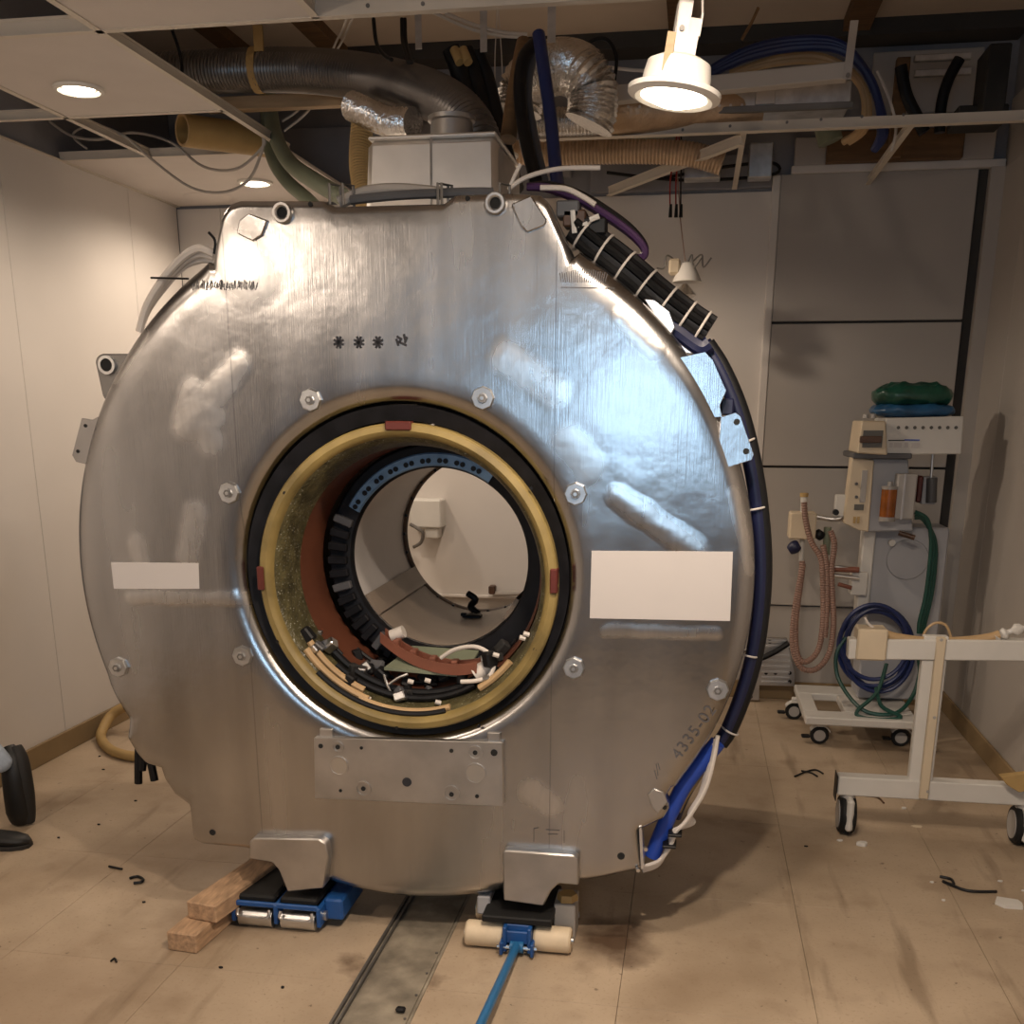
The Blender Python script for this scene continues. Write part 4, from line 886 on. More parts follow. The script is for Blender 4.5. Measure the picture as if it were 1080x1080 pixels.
for x in (.300, .392): obj('clevis', box(BM(), (x-.005, -.10, .008), (x+.005, -.06, .05), .003), MT['skate_blue'], t)
# spacer bolt beside the right foot
t = thing('levelling_bolt', 'short brass levelling bolt on a steel block beside the right foot', 'bolt', (.475, .08, .0))
obj('steel_block', box(BM(), (.44, .03, .0), (.505, .14, .125), .004), MT['castor_grey'], t)
obj('bolt_head', lathe(BM(), [(0, .150), (.028, .150), (.032, .142), (.032, .128), (.020, .125), (0, .125)], (.478, .06, 0), 'Z', 6), MT['ochre'], t)
# timber baulks
def timber(a, b, z0, h, w, label):
    a, b = Vector(a), Vector(b); d = b-a; bm = BM(); box(bm, (0, 0, 0), (w, d.length, h), .004, M=Matrix.Translation((a.x, a.y, z0)) @ Matrix.Rotation(math.atan2(-d.x, d.y), 4, 'Z'))
    return one(obj('timber_block', bm, MT['timber'], smooth=False), label, 'wood block')
timber((-.693, -.224, 0), (-.640, .33, 0), 0, .062, .098, 'rough timber baulk lying on the floor under another')
timber((-.668, -.135, 0), (-.575, .36, 0), .0625, .058, .105, 'rough timber baulk lying on top of another by the left foot')
# ================================================================== RIGHT: anaesthesia machine on its trolley
YM = 2.42
t = thing('anaesthesia_machine', 'grey and cream anaesthesia machine on a white trolley by the back wall', 'medical machine', (1.66, 2.5, 0))
bs = BM(); z0, z1 = .115, .155
box(bs, (1.38, 2.291, z0), (1.45, 2.619, z1), .003); box(bs, (1.58, 2.291, z0), (1.90, 2.619, z1), .003); box(bs, (1.38, 2.16, z0), (1.90, 2.29, z1), .006); box(bs, (1.38, 2.62, z0), (1.90, 2.80, z1), .006)
obj('trolley_base', bs, MT['white_enamel'], t)
for x, y in ((1.375, 2.66), (1.46, 2.24), (1.845, 2.27), (1.86, 2.70)):
    w = obj('castor', lathe(BM(), [(.012, -.014), (.040, -.014), (.045, -.008), (.045, .008), (.040, .014), (.012, .014)], (x, y, .045), 'Y', 24, closed=True), MT['rubber'], t)
    obj('wheel_disc', cyl(BM(), (x, y-.017, .045), (x, y+.017, .045), .028, seg=20), MT['castor_grey'], w)
    bm = BM(); lathe(bm, [(.050, -.024), (.054, -.024), (.054, .024), (.050, .024)], (x, y, .045), 'Y', 10, closed=True, a0=.4, a1=2.6); box(bm, (x-.016, y-.02, .09), (x+.016, y+.02, .118), .004); obj('castor_hood', bm, MT['white_enamel'], w)
    obj('brake_pedal', box(BM(), (x-.085, y-.02, .030), (x-.045, y+.02, .042), .004), MT['black'], w)
obj('column', pbox(BM(), 912, 556, 992, 738, YM+.10, .22, .008), MT['grey_plastic'], t)
obj('column_edge', pbox(BM(), 905, 560, 918, 690, YM+.06, .10, .006), MT['white_enamel'], t)
obj('junction_box', pbox(BM(), 898, 604, 915, 628, YM+.02, .10, .004), MT['white_enamel'], t)
for y in (598, 607): a, b = PX(872, y-1, Y=YM), PX(906, y+3, Y=YM); obj('arm_tube', cyl(BM(), a, b, .010, seg=10), MT['steel'], t)
a, b = PX(874, 600, Y=YM), PX(906, 601, Y=YM); obj('arm_tube', cyl(BM(), a, b, .014, seg=10), MT['terracotta'], t)
a, b = PX(884, 616, Y=YM), PX(898, 620, Y=YM); obj('tap', cyl(BM(), a, b, .010, seg=10), MT['terracotta'], t)
# main body
fr = BM(); prism(fr, [PX(x, y, Y=YM-.06) for x, y in ((899, 482), (922, 485), (916, 561), (905, 559), (890, 552))], (0, .10, 0), .004); fpn = obj('front_panel', fr, MT['cream'], t)
obj('dial_strip', pbox(BM(), 908, 496, 914, 530, YM-.065, .01, .001), MT['castor_grey'], fpn)
obj('display', pbox(BM(), 901, 532, 911, 538, YM-.067, .01, .001), MT['screen'], fpn)
for x in (900, 904): obj('slot', pbox(BM(), x, 545, x+2.6, 552, YM-.067, .01), MT['ochre'], fpn)
for x, y in ((903, 510), (903, 524)): p = PX(x, y, Y=YM-.06); obj('knob', cyl(BM(), p, p+Vector((0, -.014, 0)), .007, seg=10), MT['dark_grey'], fpn)
bd = BM(); prism(bd, [PX(x, y, Y=YM-.02) for x, y in ((919, 483), (958, 484), (963, 560), (914, 561))], (0, .30, 0), .006); obj('body', bd, MT['grey_plastic'], t)
obj('shelf', pbox(BM(), 900, 478, 962, 484, YM-.10, .36, .004), MT['dark_grey'], t)
vp = obj('vaporiser', pbox(BM(), 945, 500, 966, 548, YM-.10, .12, .006), MT['castor_grey'], t)
obj('vaporiser_rib', pbox(BM(), 952, 500, 954, 548, YM-.108, .02, .001), MT['grey_plastic'], vp)
p = PX(937, 531, Y=YM-.08); zt, zb = PX(937, 515, Y=YM-.08).z, PX(937, 545, Y=YM-.08).z
obj('amber_jar', cyl(BM(), (p.x, p.y, zb), (p.x, p.y, zt), .036, seg=20), MT['amber'], vp, label='jar of amber granules')
obj('jar_cap', lathe(BM(), [(0, zt+.03), (.012, zt+.03), (.014, zt+.012), (.038, zt+.010), (.038, zt-.004), (0, zt-.004)], (p.x, p.y, 0), 'Z', 20), MT['clear'], vp)
obj('jar_base', cyl(BM(), (p.x, p.y, zb-.02), (p.x, p.y, zb), .038, seg=20), MT['clear'], vp)
obj('dark_bottle', pbox(BM(), 967, 502, 973, 530, YM, .06, .006), MT['bracket_red'], t); obj('side_box', pbox(BM(), 973, 503, 988, 532, YM+.02, .10, .004), MT['grey_plastic'], t)
a, b = PX(984, 478, Y=YM+.02), PX(982, 506, Y=YM+.02); obj('pole', cyl(BM(), a, b, .007, seg=10), MT['steel'], t); a, b = PX(983, 504, Y=YM), PX(982, 530, Y=YM); obj('pole_sleeve', cyl(BM(), a, b, .024, seg=14), MT['dark_grey'], t)
p = PX(948, 562, Y=YM-.05); obj('tap', cyl(BM(), p, p+Vector((.07, -.02, -.02)), .012, seg=10), MT['rim_brown'], t)
obj('gauge', lathe(BM(), [(0, -.01), (.095, -.01), (.10, 0), (.095, .002), (0, .002)], PX(957, 590, Y=YM+.10), 'Y', 28), MT['grey_plastic'], t)
a = PX(940, 572, Y=YM+.09); obj('port', cyl(BM(), a, a+Vector((0, -.03, 0)), .016, seg=12), MT['white_enamel'], t)
# breathing circuit: absorber box, black bags, corrugated hoses
ab = obj('absorber_box', pbox(BM(), 833, 541, 861, 569, YM-.06, .12, .006), MT['cream'], t)
p0, p1 = PX(848, 524, Y=YM), PX(848, 545, Y=YM); obj('valve', cyl(BM(), p0, p1, .016, seg=14), MT['white_enamel'], ab); obj('valve_cap', cyl(BM(), p0, p0+Vector((0, 0, .018)), .020, seg=14), MT['ochre'], ab)
p0, p1 = PX(846, 569, Y=YM), PX(845, 592, Y=YM); obj('valve', cyl(BM(), p0, p1, .012, seg=12), MT['white_enamel'], ab)
obj('breathing_bag', sweep(BM(), cr(pz([(832, 581, YM-.05), (838, 577, YM-.05), (843, 574, YM-.05)]), 4), .030, 14, rf=lambda i, n: .45+.6*math.sin(pi*(i+1)/(n+1))), MT['navy'], ab)
obj('breathing_bag', sweep(BM(), cr(pz([(861, 568, YM-.02), (864, 564, YM-.02), (867, 560, YM-.02)]), 4), .026, 14, rf=lambda i, n: .5+.5*math.sin(pi*(i+1)/(n+1))), MT['black'], ab)
p0, p1 = PX(873, 556, Y=YM), PX(871, 585, Y=YM); obj('flow_tube', cyl(BM(), p0, p1, .018, seg=14), MT['green_pipe'], t)
bm = BM(); sweep(bm, cr(pz([(861, 545, YM+.03), (880, 548, YM+.02), (892, 545, YM)]), 5), .012, 10); obj('support_arm', bm, MT['steel'], t)
obj('gauge_box', pbox(BM(), 881, 522, 892, 545, YM, .05, .004), MT['white_enamel'], t); p = PX(881, 540, Y=YM-.02); obj('knob', cyl(BM(), p, p+Vector((0, -.03, 0)), .014, seg=12), MT['black'], t)
for L in ([(848, 530), (850, 550), (856, 572), (866, 590), (868, 620), (868, 655), (863, 685), (850, 698), (841, 690), (839, 660), (843, 625), (847, 595)],
          [(876, 560), (880, 575), (877, 600), (878, 630), (879, 660), (874, 690), (860, 706), (844, 703), (836, 680), (838, 645), (845, 605), (846, 592)],
          [(868, 575), (872, 600), (872, 640), (870, 672)]):
    ribbed('breathing_hose', [PX(x, y, Y=YM-.08) for x, y in L], .014, MT['pink_hose'], t, ribs=110 if len(L) > 5 else 40, amp=.10, seg=10)
# monitor standing on the machine
t2 = thing('monitor', 'wide white monitor box with a row of vents on top of the anaesthesia machine', 'monitor', PX(960, 478, Y=YM))
bm = BM(); prism(bm, [PX(x, y, Y=YM-.08) for x, y in ((934, 441), (1017, 439), (1014, 479), (934, 480))], (0, .32, 0), .005); case = obj('case', bm, MT['white_enamel'], t2)
bm = BM(); prism(bm, [PX(x, y, Y=YM-.12) for x, y in ((909, 444), (934, 444), (936, 480), (904, 478))], (0, .30, 0), .005); bz = obj('bezel', bm, MT['cream'], t2)
obj('screen', pbox(BM(), 910, 454, 931, 472, YM-.126, .01, .001), MT['screen'], bz); obj('connector_strip', pbox(BM(), 907, 460, 930, 467, YM-.135, .015, .002), MT['rim_brown'], bz)
for k in range(8): p = PX(947.5+8.7*k, 451, Y=YM-.082); obj('vent', cyl(BM(), p, p+Vector((0, .004, 0)), .008, seg=8), MT['screen'], case)
obj('stripe', pbox(BM(), 937, 464, 954, 465, YM-.083, .004), MT['ink'], case); obj('stripe', pbox(BM(), 954, 463.5, 970, 464.7, YM-.083, .004), MT['blue_bright'], case)
for x, w in ((938, 3.5), (943, 8), (954, 4), (961, 9)): obj('print_block', pbox(BM(), x, 467, x+w, 472, YM-.083, .004), MT['label_white'], case)
for x in (913, 921): p = PX(x, 441, Y=YM-.05); obj('knob', lathe(BM(), [(0, .02), (.012, .018), (.014, 0)], p, 'Z', 12), MT['castor_grey'], t2)
# folded plastic bags lying on the monitor
def cushion(name, x0, y0, x1, y1, Y, dep, m, label, cat, amp=.012, seed=1):
    random.seed(seed); a, b = PX(x0, (y0+y1)/2, Y=Y), PX(x1, (y0+y1)/2, Y=Y); zt, zb = PX((x0+x1)/2, y0, Y=Y).z, PX((x0+x1)/2, y1, Y=Y).z
    bm = BM(); bmesh.ops.create_uvsphere(bm, u_segments=40, v_segments=20, radius=1)
    for v in bm.verts:
        x, y, z = v.co; sx = math.copysign(abs(x)**.7, x); sy = math.copysign(abs(y)**.7, y); zz = max(z, -.75)
        w = amp*(math.sin(9*x+4*y+seed)+math.sin(14*y-6*x)+.6*math.sin(22*x+seed))
        v.co = Vector(((a.x+b.x)/2+sx*(b.x-a.x)/2, Y+dep/2+sy*dep/2, zb+(zz+.75)/1.75*(zt-zb)+w*(.3+.7*(zz > -.7))))
    return one(obj(name, bm, MT[m]), label, cat)
cushion('plastic_bag', 922, 424, 1013, 440, YM-.06, .26, 'bag_blue', 'crumpled blue plastic bag on the monitor, under a green one', 'bag', .003, 2)
cushion('plastic_bag', 924, 403, 1011, 427, YM-.05, .24, 'bag_green', 'crumpled dark green bag on top of the monitor', 'bag', .005, 5)
# hoses hanging on the machine
for k in range(3):
    one(tube('hose', [PX(x, y, Y=YM-.05+.01*k) for x, y in ((965, 540+3*k), (978-2*k, 548), (982+2*k, 570), (980+3*k, 600), (976+3*k, 630), (970+3*k, 655), (969+2*k, 668))], .010, MT['green_hose'], seg=8), ['dark green hose hanging closest to the body of the anaesthesia machine', 'dark green hose between two others on the anaesthesia machine', 'dark green hose hanging outermost on the anaesthesia machine'][k], 'hose', 'green hoses on the machine')
t3 = thing('hose_coil', 'coil of dark blue hose hanging on the column of the machine', 'hose', PX(925, 690, Y=YM-.06))
random.seed(11)
for k in range(6):
    cx, cy, rx, ry = 924+random.uniform(-3, 3), 680+random.uniform(-3, 6), 36+random.uniform(-5, 4), 43+random.uniform(-4, 4)
    bm = BM(); sweep(bm, [PX(cx+rx*math.cos(2*pi*j/40), cy+ry*math.sin(2*pi*j/40), Y=YM+.03-.016*k) for j in range(40)], .0105, 8, closed=True); obj('hose_loop', bm, MT['blue_hose'], t3)
one(tube('hose', pz([(892, 672, YM-.05), (882, 690, YM-.06), (884, 715, YM-.08), (900, 740, YM-.15), (918, 752, YM-.18), (945, 752, YM-.18), (962, 735, YM-.1), (970, 710, YM-.05), (968, 690, YM-.05)]), .010, MT['green_hose'], seg=8), 'thin green hose looping down behind the bed frame to the trolley base', 'hose')
one(tube('hose', pz([(935, 700, YM-.07), (925, 730, YM-.14), (904, 750, YM-.19), (910, 757, YM-.21), (935, 759, YM-.22), (950, 756, YM-.21), (930, 745, YM-.17), (924, 725, YM-.13)]), .010, MT['green_hose'], seg=8), 'green hose end curled on the white trolley base', 'hose')
# ================================================================== bed end frame at the right
YT = 1.06
t = thing('bed_frame', 'white steel H-shaped bed frame on castors beside the right wall', 'bed frame', (1.78, YT+.03, 0))
def beam(name, x0, y0, x1, y1, hgt, dep, m, par=t, dy=0):
    "sloping rectangular beam between two pixels (centre line) on plane YT"
    a, b = PX(x0, y0, Y=YT+dy), PX(x1, y1, Y=YT+dy); d = b-a; bm = BM()
    box(bm, (0, 0, -hgt/2), (d.length, dep, hgt/2), .004, M=Matrix.Translation(a) @ Matrix.Rotation(-math.atan2(d.z, d.x), 4, 'Y')); return obj(name, bm, MT[m], par)
ub = beam('upper_beam', 895, 685, 1105, 687, .075, .06, 'white_enamel')
lb = beam('lower_beam', 884, 829, 1095, 841, .075, .06, 'white_enamel', dy=0)
a, b = PX(996, 672, Y=YT), PX(978, 842, Y=YT)
obj('upright', box(BM(), (a.x-.065, YT+.01, b.z), (a.x+.020, YT+.05, a.z), .004), MT['white_enamel'], t)
obj('upright_strip', box(BM(), (a.x-.026, YT-.014, b.z), (a.x+.006, YT+.012, a.z), .003), MT['cream'], t)
for y in (675, 757, 835): p = PX(993-(y-675)*.09, y, Y=YT-.016); obj('rivet', cyl(BM(), p, p+Vector((0, .004, 0)), .006, seg=8), MT['castor_grey'], t)
obj('end_cap', pbox(BM(), 904, 664, 936, 697, YT-.02, .10, .006), MT['cream'], t); obj('end_cap', box(BM(), PX(881, 845, Y=YT-.004), PX(884, 818, Y=YT-.004)+Vector((0, .07, 0)), .002), MT['black'], t)
# cream tray and hose lying on the beam
def bcastor(x, wid):
    z = .075; y = YT+.03
    w = obj('castor', lathe(BM(), [(.02, x-.030), (.066, x-.030), (.075, x-.020), (.075, x-.008), (.066, x-.004), (.066, x+.004), (.075, x+.008), (.075, x+.020), (.066, x+.030), (.02, x+.030)], (0, y, z), 'X', 28, closed=True), MT['rubber'], t)
    obj('wheel_disc', cyl(BM(), (x-.033, y, z), (x-.026, y, z), .054, seg=24), MT['castor_grey'], w)
    obj('castor_fork', box(BM(), (x-.010, y-.080, .03), (x+.016, y+.03, .155), .008), MT['white_enamel'], w)
    obj('castor_stem', cyl(BM(), (x, y, .14), (x, y, .225), .028, seg=16), MT['castor_grey'], w)
bcastor(1.435, .06); bcastor(2.065, .06)
one(tube('hose', [PX(x, y, Y=YT-.03+.06) for x, y in ((930, 667), (945, 672), (975, 676), (1010, 676), (1040, 673), (1054, 669))], .016, MT['tan_hose'], seg=10), 'tan rubber hose lying along the top of the bed frame', 'hose')
one(tube('cable', [PX(x, y, Y=YT+.03) for x, y in ((912, 651), (916, 658), (924, 664))], .005, MT['cable_white'], seg=6), 'short white lead sticking up from the left end of the bed frame', 'cable')
one(tube('cable', [PX(x, y, Y=YT+.06) for x, y in ((972, 676), (977, 664), (987, 657), (998, 660), (1004, 676))], .005, MT['tan_hose'], seg=6), 'thin wire arch standing on the bed frame', 'cable')
one(obj('bracket_piece', prism(BM(), [PX(x, y, Y=YT-.05) for x, y in ((1055, 819), (1090, 815), (1090, 833), (1075, 836), (1062, 828))], (0, .03, 0), .002), MT['ochre']), 'tan plastic bracket hanging on the right castor of the bed frame', 'bracket')
one(obj('cloth_bundle', sweep(BM(), cr([PX(x, y, Y=YT+.03) for x, y in ((1050, 674), (1060, 668), (1080, 662), (1100, 660))], 5), .022, 12, rf=lambda i, n: .7+.4*math.sin(i*1.7)), MT['white_plastic']), 'white wrapped bundle on the right end of the bed frame', 'bundle')
# aluminium bracket plates standing against the back wall
t = thing('bracket_plate', 'stepped aluminium bracket plate with holes leaning by the back wall', 'plate', PX(810, 738, Y=2.98))
bp_ = obj('plate', prism(BM(), [PX(x, y, Y=2.97) for x, y in ((781, 690), (800, 672), (830, 673), (839, 712), (838, 724), (801, 723), (801, 739), (781, 738))], (0, .02, 0), .003), MT['plate_al'], t)
for y in (676, 681, 690, 696, 702, 708, 714, 719): obj('rib', pbox(BM(), 803, y, 833, y+2, 2.962, .01, .001), MT['steel'], bp_)
for x, y in ((812, 677), (808, 710), (818, 710), (833, 710), (833, 719), (792, 735)): p = PX(x, y, Y=2.965); obj('drilled_hole', cyl(BM(), p, p+Vector((0, .006, 0)), .010, seg=12), MT['hole'], bp_)
tube('black_hose', pz([(792, 698, 2.93), (806, 693, 2.93), (820, 686, 2.93), (832, 678, 2.93)]), .016, MT['black'], t)
# switch box on the back wall seen through the bore
t = thing('wall_box', 'pale box on the back wall seen through the bore', 'wall box', PX(448, 557, Y=YB))
obj('case', pbox(BM(), 432, 527, 465, 557, YB-.12, .12, .008), MT['white_plastic'], t)
obj('lower_case', pbox(BM(), 448, 557, 462, 568, YB-.10, .10, .006), MT['white_plastic'], t)
tube('lead', pz([(433, 553, YB-.12), (440, 557, YB-.14), (446, 562, YB-.14), (444, 572, YB-.13), (436, 577, YB-.12)]), .010, MT['steel_dark'], t)
one(obj('wall_ledge_box', pbox(BM(), 515, 618, 522, 627, YB-.07, .05, .006), MT['rim_brown']), 'small dark connector on the dado seen through the bore', 'connector')
one(tube('hose', pz([(520, 626, YB-.05), (540, 626, YB-.05), (570, 624, YB-.05)]), .016, MT['cable_grey'], seg=8), 'grey pipe lying along the dado cap', 'pipe')
# loose things in the bore
t = thing('coil_support', 'terracotta plastic trough with white end tubes lying in the bore', 'trough', PX(455, 700, Y=.12))
Y0 = .14
bm = BM(); P = cr(pz([(404, 672, .26), (425, 688, .22), (450, 700, .18), (480, 706, .14), (505, 704, .10)]), 4); N_ = len(P); rr = []
for i, q in enumerate(P): rr.append([bm.verts.new(q+Vector((0, y, z))) for y, z in ((-.03, .022), (-.034, -.010), (.03, -.010), (.034, .022), (.024, .022), (.022, 0), (-.022, 0), (-.024, .022))])
for A, B in zip(rr, rr[1:]):
    for j in range(8): bm.faces.new((A[j], A[(j+1) % 8], B[(j+1) % 8], B[j]))
bm.faces.new(rr[0]); bm.faces.new(rr[-1][::-1]); obj('trough', bm, MT['terracotta'], t, smooth=False)
for k in (3, 6, 9, 12): q = P[k]; obj('lug', box(BM(), q+Vector((-.01, -.02, .0)), q+Vector((.01, .02, .03)), .003), MT['terracotta'], t)
a, b = PX(501, 712, Y=.09), PX(516, 702, Y=.10); obj('white_tube', cyl(BM(), a, b, .024, seg=18), MT['cable_white'], t)
a, b = PX(413, 671, Y=.27), PX(426, 666, Y=.27); obj('white_tube', cyl(BM(), a, b, .020, seg=18), MT['cable_white'], t)
one(tube('cable', pz([(465, 694, .13), (480, 685, .12), (500, 682, .10), (514, 688, .08), (521, 700, .07), (516, 713, .06), (502, 718, .05), (486, 719, .05)]), .0065, MT['cable_white'], seg=8), 'white cable loop over the trough in the bore', 'cable')
one(obj('mat_piece', prism(BM(), [PX(405, 704, Y=.15), PX(435, 681, Y=.30), PX(505, 686, Y=.30), PX(490, 712, Y=.13)], (0, 0, -.008)), MT['green_pipe'], smooth=False), 'olive board lying in the bottom of the bore', 'board')
for x, y in ((372, 712), (400, 713)):
    a, b = PX(x, y, Y=.2), PX(x+random.uniform(14, 26), y+random.uniform(-4, 6), Y=.2)
one(tube('cable', pz([(405, 712, .12), (409, 724, .1), (412, 730, .1)]), .004, MT['steel'], sub=3, seg=6), 'bent bare wire standing in the bore clutter', 'wire')
one(tube('cable', pz([(410, 722, .1), (420, 715, .1), (430, 711, .1)]), .004, MT['steel'], sub=3, seg=6), 'straight bare wire leaning in the bore clutter', 'wire')
p = PX(498, 651, Y=.9)
one(obj('clamp_piece', box(BM(), p-Vector((.035, .02, .012)), p+Vector((.035, .02, .012)), .004, M=None), MT['black'], smooth=False), 'black clamp on the bore floor, largest of the loose bits', 'clamp')
p = PX(499, 640, Y=1.0); one(obj('cable_knot', sweep(BM(), cr([p+Vector((-.02, 0, .05)), p+Vector((.012, -.01, .03)), p+Vector((-.012, .01, .0)), p+Vector((.02, 0, -.025))], 4), .013, 8), MT['black']), 'black cable knot near the far rim of the bore', 'cable')
for x, y in ((463, 659), (489, 648), (486, 655)):
    p = PX(x, y, Y=.85); one(obj('plastic_bit', box(BM(), p-Vector((.010, .008, .006)), p+Vector((.010, .008, .006)), .002), MT['black']), 'tiny black plastic bit on the bore floor', 'debris', 'black bits in the bore')
# ================================================================== floor litter
one(tube('hose', [Vector((-1.25, 2.35, .024)), Vector((-1.55, 2.3, .06)), PX(152, 748, Z=.12), PX(132, 746, Z=.13), PX(117, 755, Z=.09), PX(109, 768, Z=.05)]+[P0(x, y)+Vector((0, 0, .024)) for x, y in ((107, 783), (116, 795), (135, 802), (160, 804), (205, 806))], .024, MT['ochre'], seg=12), 'ochre hose curled on the floor beside the left baseboard', 'hose')
def bit(name, pts, r, m, label, cat, group=None): return one(tube(name, [P0(x, y)+Vector((0, 0, r+.001)) for x, y in pts], r, MT[m], sub=5, seg=6), label, cat, group)
bit('cable_offcut', [(991, 926), (1003, 929), (1005, 935), (994, 931), (1020, 941), (1051, 942)], .005, 'black', 'looped black cable offcut on the floor below the bed frame', 'cable')
bit('cable_offcut', [(838, 820), (850, 815), (860, 813), (868, 817)], .004, 'black', 'black cable offcut on the floor before the trolley', 'cable')
bit('cable_offcut', [(845, 814), (855, 816), (862, 820)], .004, 'black', 'short black wire crossing the offcut before the trolley', 'cable')
bit('cable_offcut', [(137, 928), (145, 926), (151, 929), (149, 932), (141, 933)], .005, 'black', 'small black cable ring on the floor left of the timbers', 'cable')
bit('cable_offcut', [(115, 915), (129, 918)], .004, 'black', 'straight black wire bit on the floor left of the timbers', 'cable')
bit('cable_offcut', [(912, 840), (925, 842), (932, 848)], .004, 'rim_brown', 'brown wire bit under the bed frame', 'cable')
bit('cable_offcut', [(117, 1015), (121, 1012), (123, 1016)], .003, 'black', 'tiny black wire loop on the floor near the seam', 'cable')
def chip(x, y, s, m, label, cat, h=.006, g=None):
    p = P0(x, y); bm = BM(); prism(bm, [p+Vector((s*math.cos(a)*random.uniform(.6, 1.2), s*.7*math.sin(a)*random.uniform(.6, 1.2), .0005)) for a in [2*pi*k/6 for k in range(6)]], (0, 0, h)); return one(obj('chip', bm, MT[m], smooth=False), label, cat, g)
random.seed(21)
chip(910, 892, .022, 'white_plastic', 'white plaster chip on the floor below the left castor', 'chip', .014)
chip(886, 887, .010, 'white_plastic', 'tiny white plaster chip beside the left castor', 'chip')
chip(953, 853, .012, 'white_plastic', 'small white chip under the bed frame', 'chip')
chip(968, 872, .022, 'cream', 'flat cream chip under the bed frame', 'chip', .003)
chip(1065, 955, .055, 'white_plastic', 'crumpled white scrap at the edge below the bed frame', 'scrap', .012)
for x, y in ((983, 931), (995, 950), (1055, 930), (1080, 940)): chip(x, y, .008, 'white_plastic', 'tiny white crumb around the black cable offcut', 'chip', .004, 'white crumbs')
for x, y in ((105, 798), (109, 812), (143, 845), (62, 884), (152, 952), (225, 966), (233, 1021), (298, 1042), (104, 870), (850, 893)): chip(x, y, .007, 'black', 'small dark crumb of dirt on the floor', 'debris', .004, 'dark crumbs')
one(obj('floor_lump', box(BM(), P0(422, 1067)+Vector((-.012, -.008, 0)), P0(422, 1067)+Vector((.014, .012, .012)), .004), MT['black']), 'black lump on the trench cover', 'debris')
# ================================================================== person standing at the left wall, legs crossed, only the shoes in view
t = thing('person', 'person in black shoes and dark trousers standing by the left wall', 'person', (-1.90, .5, 0))
def skin(name, V, E, m, root=0, sub=2):
    me = bpy.data.meshes.new(name); o_ = ORG[t.name]
    me.from_pydata([Vector(v[:3])+Vector((.03, 0, 0))-o_ for v in V], E, []); o = bpy.data.objects.new(name, me); COL.objects.link(o); o.parent = t; ORG[o.name] = o_
    md = o.modifiers.new('s', 'SKIN'); md.use_smooth_shade = True
    for i, v in enumerate(V):
        sv = me.skin_vertices[0].data[i]; r = v[3]; sv.radius = (r, r) if not isinstance(r, tuple) else r; sv.use_root = (i == root)
    o.modifiers.new('b', 'SUBSURF').levels = sub; o.modifiers['b'].render_levels = sub
    dg = bpy.context.evaluated_depsgraph_get(); m2 = bpy.data.meshes.new_from_object(o.evaluated_get(dg)); o.modifiers.clear(); o.data = m2; m2.name = name
    m2.materials.clear(); m2.materials.append(MT[m]); return o
# body: pelvis, spine, neck, head, arms, hands, legs (one skinned figure)
V = [(-1.93, .48, .92, .13), (-1.95, .48, 1.12, .125), (-1.95, .48, 1.34, .135), (-1.95, .48, 1.45, .07), (-1.945, .48, 1.51, .055), (-1.94, .48, 1.56, .052), (-1.94, .48, 1.60, .050),
     (-1.95, .30, 1.40, .060), (-1.96, .24, 1.14, .045), (-1.88, .27, .92, .035), (-1.85, .28, .85, .030),
     (-1.95, .66, 1.40, .060), (-1.96, .72, 1.14, .045), (-1.88, .69, .92, .035), (-1.85, .68, .85, .030),
     (-1.92, .40, .82, .090), (-1.87, .40, .48, .062), (-1.86, .37, .12, .044),
     (-1.92, .56, .82, .090), (-1.87, .57, .50, .060), (-1.87, .60, .32, .044), (-1.865, .368, .06, .040)]
E = [(0, 1), (1, 2), (2, 3), (3, 4), (4, 5), (5, 6), (2, 7), (7, 8), (8, 9), (9, 10), (2, 11), (11, 12), (12, 13), (13, 14), (0, 15), (15, 16), (16, 17), (0, 18), (18, 19), (19, 20), (17, 21)]
mb = bpy.data.materials.new('clothes'); mb.use_nodes = True; N, L = nodes(mb); g = N.new('ShaderNodeNewGeometry'); sx = N.new('ShaderNodeSeparateXYZ'); L.new(g.outputs['Position'], sx.inputs[0])
def MM(op, a, b):
    n = N.new('ShaderNodeMath'); n.operation = op
    for i, x in enumerate((a, b)):
        if isinstance(x, (int, float)): n.inputs[i].default_value = x
        else: L.new(x, n.inputs[i])
    return n.outputs[0]
top = MM('MAXIMUM', MM('GREATER_THAN', sx.outputs[2], .93), MM('GREATER_THAN', MM('ABSOLUTE', MM('SUBTRACT', sx.outputs[1], .48), 0.), .155))
x1 = N.new('ShaderNodeMixRGB'); L.new(top, x1.inputs[0]); x1.inputs[1].default_value = (.03, .035, .05, 1); x1.inputs[2].default_value = (.10, .11, .13, 1)
x2 = N.new('ShaderNodeMixRGB'); L.new(MM('GREATER_THAN', sx.outputs[2], 1.49), x2.inputs[0]); L.new(x1.outputs[0], x2.inputs[1]); x2.inputs[2].default_value = (.48, .29, .20, 1)
L.new(x2.outputs[0], N['Principled BSDF'].inputs['Base Color']); N['Principled BSDF'].inputs['Roughness'].default_value = .8; MT['clothes'] = mb
skin('body', V, E, 'clothes')
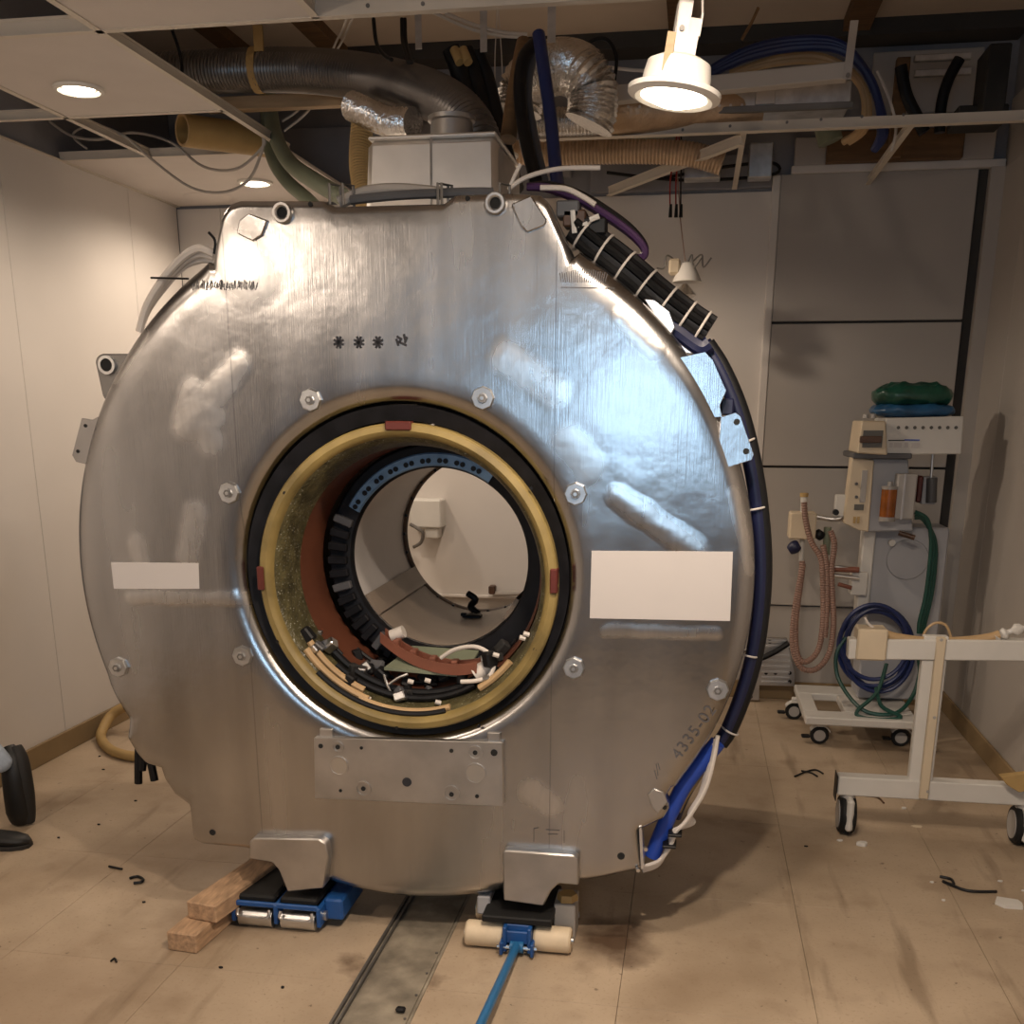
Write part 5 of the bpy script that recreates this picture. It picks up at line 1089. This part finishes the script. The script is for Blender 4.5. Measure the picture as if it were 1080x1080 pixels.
def shoe(name, heel, toe, upv, m='shoe'):
    heel, toe, upv = Vector(heel), Vector(toe), Vector(upv).normalized(); f = (toe-heel); Lf = f.length; f.normalize(); s = f.cross(upv).normalized(); upv = s.cross(f)
    secs = [(0, .028, .060), (.06, .036, .075), (.25, .038, .075), (.42, .037, .062), (.62, .046, .050), (.80, .047, .042), (.93, .036, .032), (1, .012, .018)]
    bm = BM(); R_ = []
    for u, w, h in secs:
        c = heel+f*(u*Lf); R_.append([bm.verts.new(c+s*(w*math.cos(a))+upv*((h*.5)*(1+math.sin(a))*(1 if math.sin(a) > -.4 else .6)+.012)) for a in [2*pi*k/14 for k in range(14)]])
    for A, B in zip(R_, R_[1:]):
        for j in range(14): bm.faces.new((A[j], A[(j+1) % 14], B[(j+1) % 14], B[j]))
    bm.faces.new(R_[0][::-1]); bm.faces.new(R_[-1]); bmesh.ops.subdivide_edges(bm, edges=bm.edges, cuts=1, use_grid_fill=True, smooth=.4)
    sh = obj(name, bm, MT[m], t)
    bm = BM(); A = []; B = []
    for u, w in [(0, .02), (.03, .034), (.25, .038), (.45, .036), (.65, .046), (.82, .047), (.94, .034), (1, .014)]:
        for L_, sg in ((A, 1), (B, -1)): L_.append(heel+f*(u*Lf)+s*(sg*(w+.003)))
    prism(bm, A+B[::-1], upv*.016, .002); obj('sole', bm, MT['sole'], sh)
shoe('shoe', (-1.865, .365, 0), (-1.565, .418, 0), (0, 0, 1))
path = cr([PX(8, 788, Y=.62), PX(13, 800, Y=.61), PX(16, 818, Y=.60), PX(19, 838, Y=.60), PX(21, 855, Y=.605), PX(22, 866, Y=.61)], 4)
rs = [.50, .80, .95, 1.0, .98, .70]
bm = BM(); sweep(bm, path, .052, 18, rf=lambda i, n: (lambda q: rs[int(q)]*(1-q+int(q))+rs[min(5, int(q)+1)]*(q-int(q)))(5*i/(n-1))); sh2 = obj('shoe', bm, MT['shoe'], t)
bm = BM(); sweep(bm, [q+Vector((.030, .005, 0)) for q in path], .030, 14, rf=lambda i, n: .8+.3*math.sin(pi*i/(n-1))); obj('sole', bm, MT['sole'], sh2)
bm = BM(); sweep(bm, cr([PX(-34, 772, Y=.60), PX(-16, 786, Y=.57), PX(-4, 799, Y=.56), PX(2, 807, Y=.56), PX(5, 812, Y=.565)], 4), .044, 14, rf=lambda i, n: 1 if i < n-4 else (.9, .75, .55, .3)[i-n+4]); obj('sock', bm, MT['sock'], t, label='pale blue-grey sock')
hd = BM(); bmesh.ops.create_uvsphere(hd, u_segments=28, v_segments=18, radius=1)
for v in hd.verts: v.co = Vector((-1.915+v.co.x*.098*(1.06 if v.co.x > 0 and v.co.z < 0 else 1), .48+v.co.y*.078*(1 if v.co.z > -.2 else 1-.35*(-v.co.z-.2)), 1.66+v.co.z*.118))
hd_ = obj('head', hd, MT['skin'], t)
for s in (-1, 1):
    obj('eye', lathe(BM(), [(0, .012), (.008, .008), (.012, 0), (0, -.008)], (-1.828, .48+s*.030, 1.665), 'X', 12), MT['white_plastic'], hd_)
    obj('ear', sweep(BM(), cr([(-1.915, .48+s*.078, 1.64), (-1.92, .48+s*.090, 1.665), (-1.915, .48+s*.080, 1.69)], 4), .012, 8), MT['skin'], hd_)
obj('nose', cyl(BM(), (-1.822, .48, 1.675), (-1.802, .48, 1.638), .006, .014, 8), MT['skin'], hd_)
obj('mouth', box(BM(), (-1.818, .455, 1.600), (-1.806, .505, 1.608), .003), MT['pink_hose'], hd_)
hr = BM(); bmesh.ops.create_uvsphere(hr, u_segments=28, v_segments=14, radius=1)
bmesh.ops.delete(hr, geom=[v for v in hr.verts if v.co.z < -.25 or (v.co.x > .55 and v.co.z < .45)], context='VERTS')
for v in hr.verts: v.co = Vector((-1.922+v.co.x*.104, .48+v.co.y*.086, 1.668+v.co.z*.122))
obj('hair', hr, MT['hair'], hd_)
for s, wx, wy in ((-1, -1.85, .28), (1, -1.85, .68)):
    hb = BM(); box(hb, (wx-.014, wy-.040, .765), (wx+.014, wy+.040, .86), .012)
    for k in range(4): sweep(hb, cr([(wx, wy-.030+.020*k, .775), (wx+.004, wy-.032+.021*k, .74), (wx+.014, wy-.032+.021*k, .705-.008*(k in (1, 2)))], 3), .0088, 8)
    sweep(hb, cr([(wx+.005, wy-s*.034, .835), (wx+.018, wy-s*.058, .80), (wx+.024, wy-s*.058, .765)], 3), .010, 8)
    obj('hand', hb, MT['skin'], t)
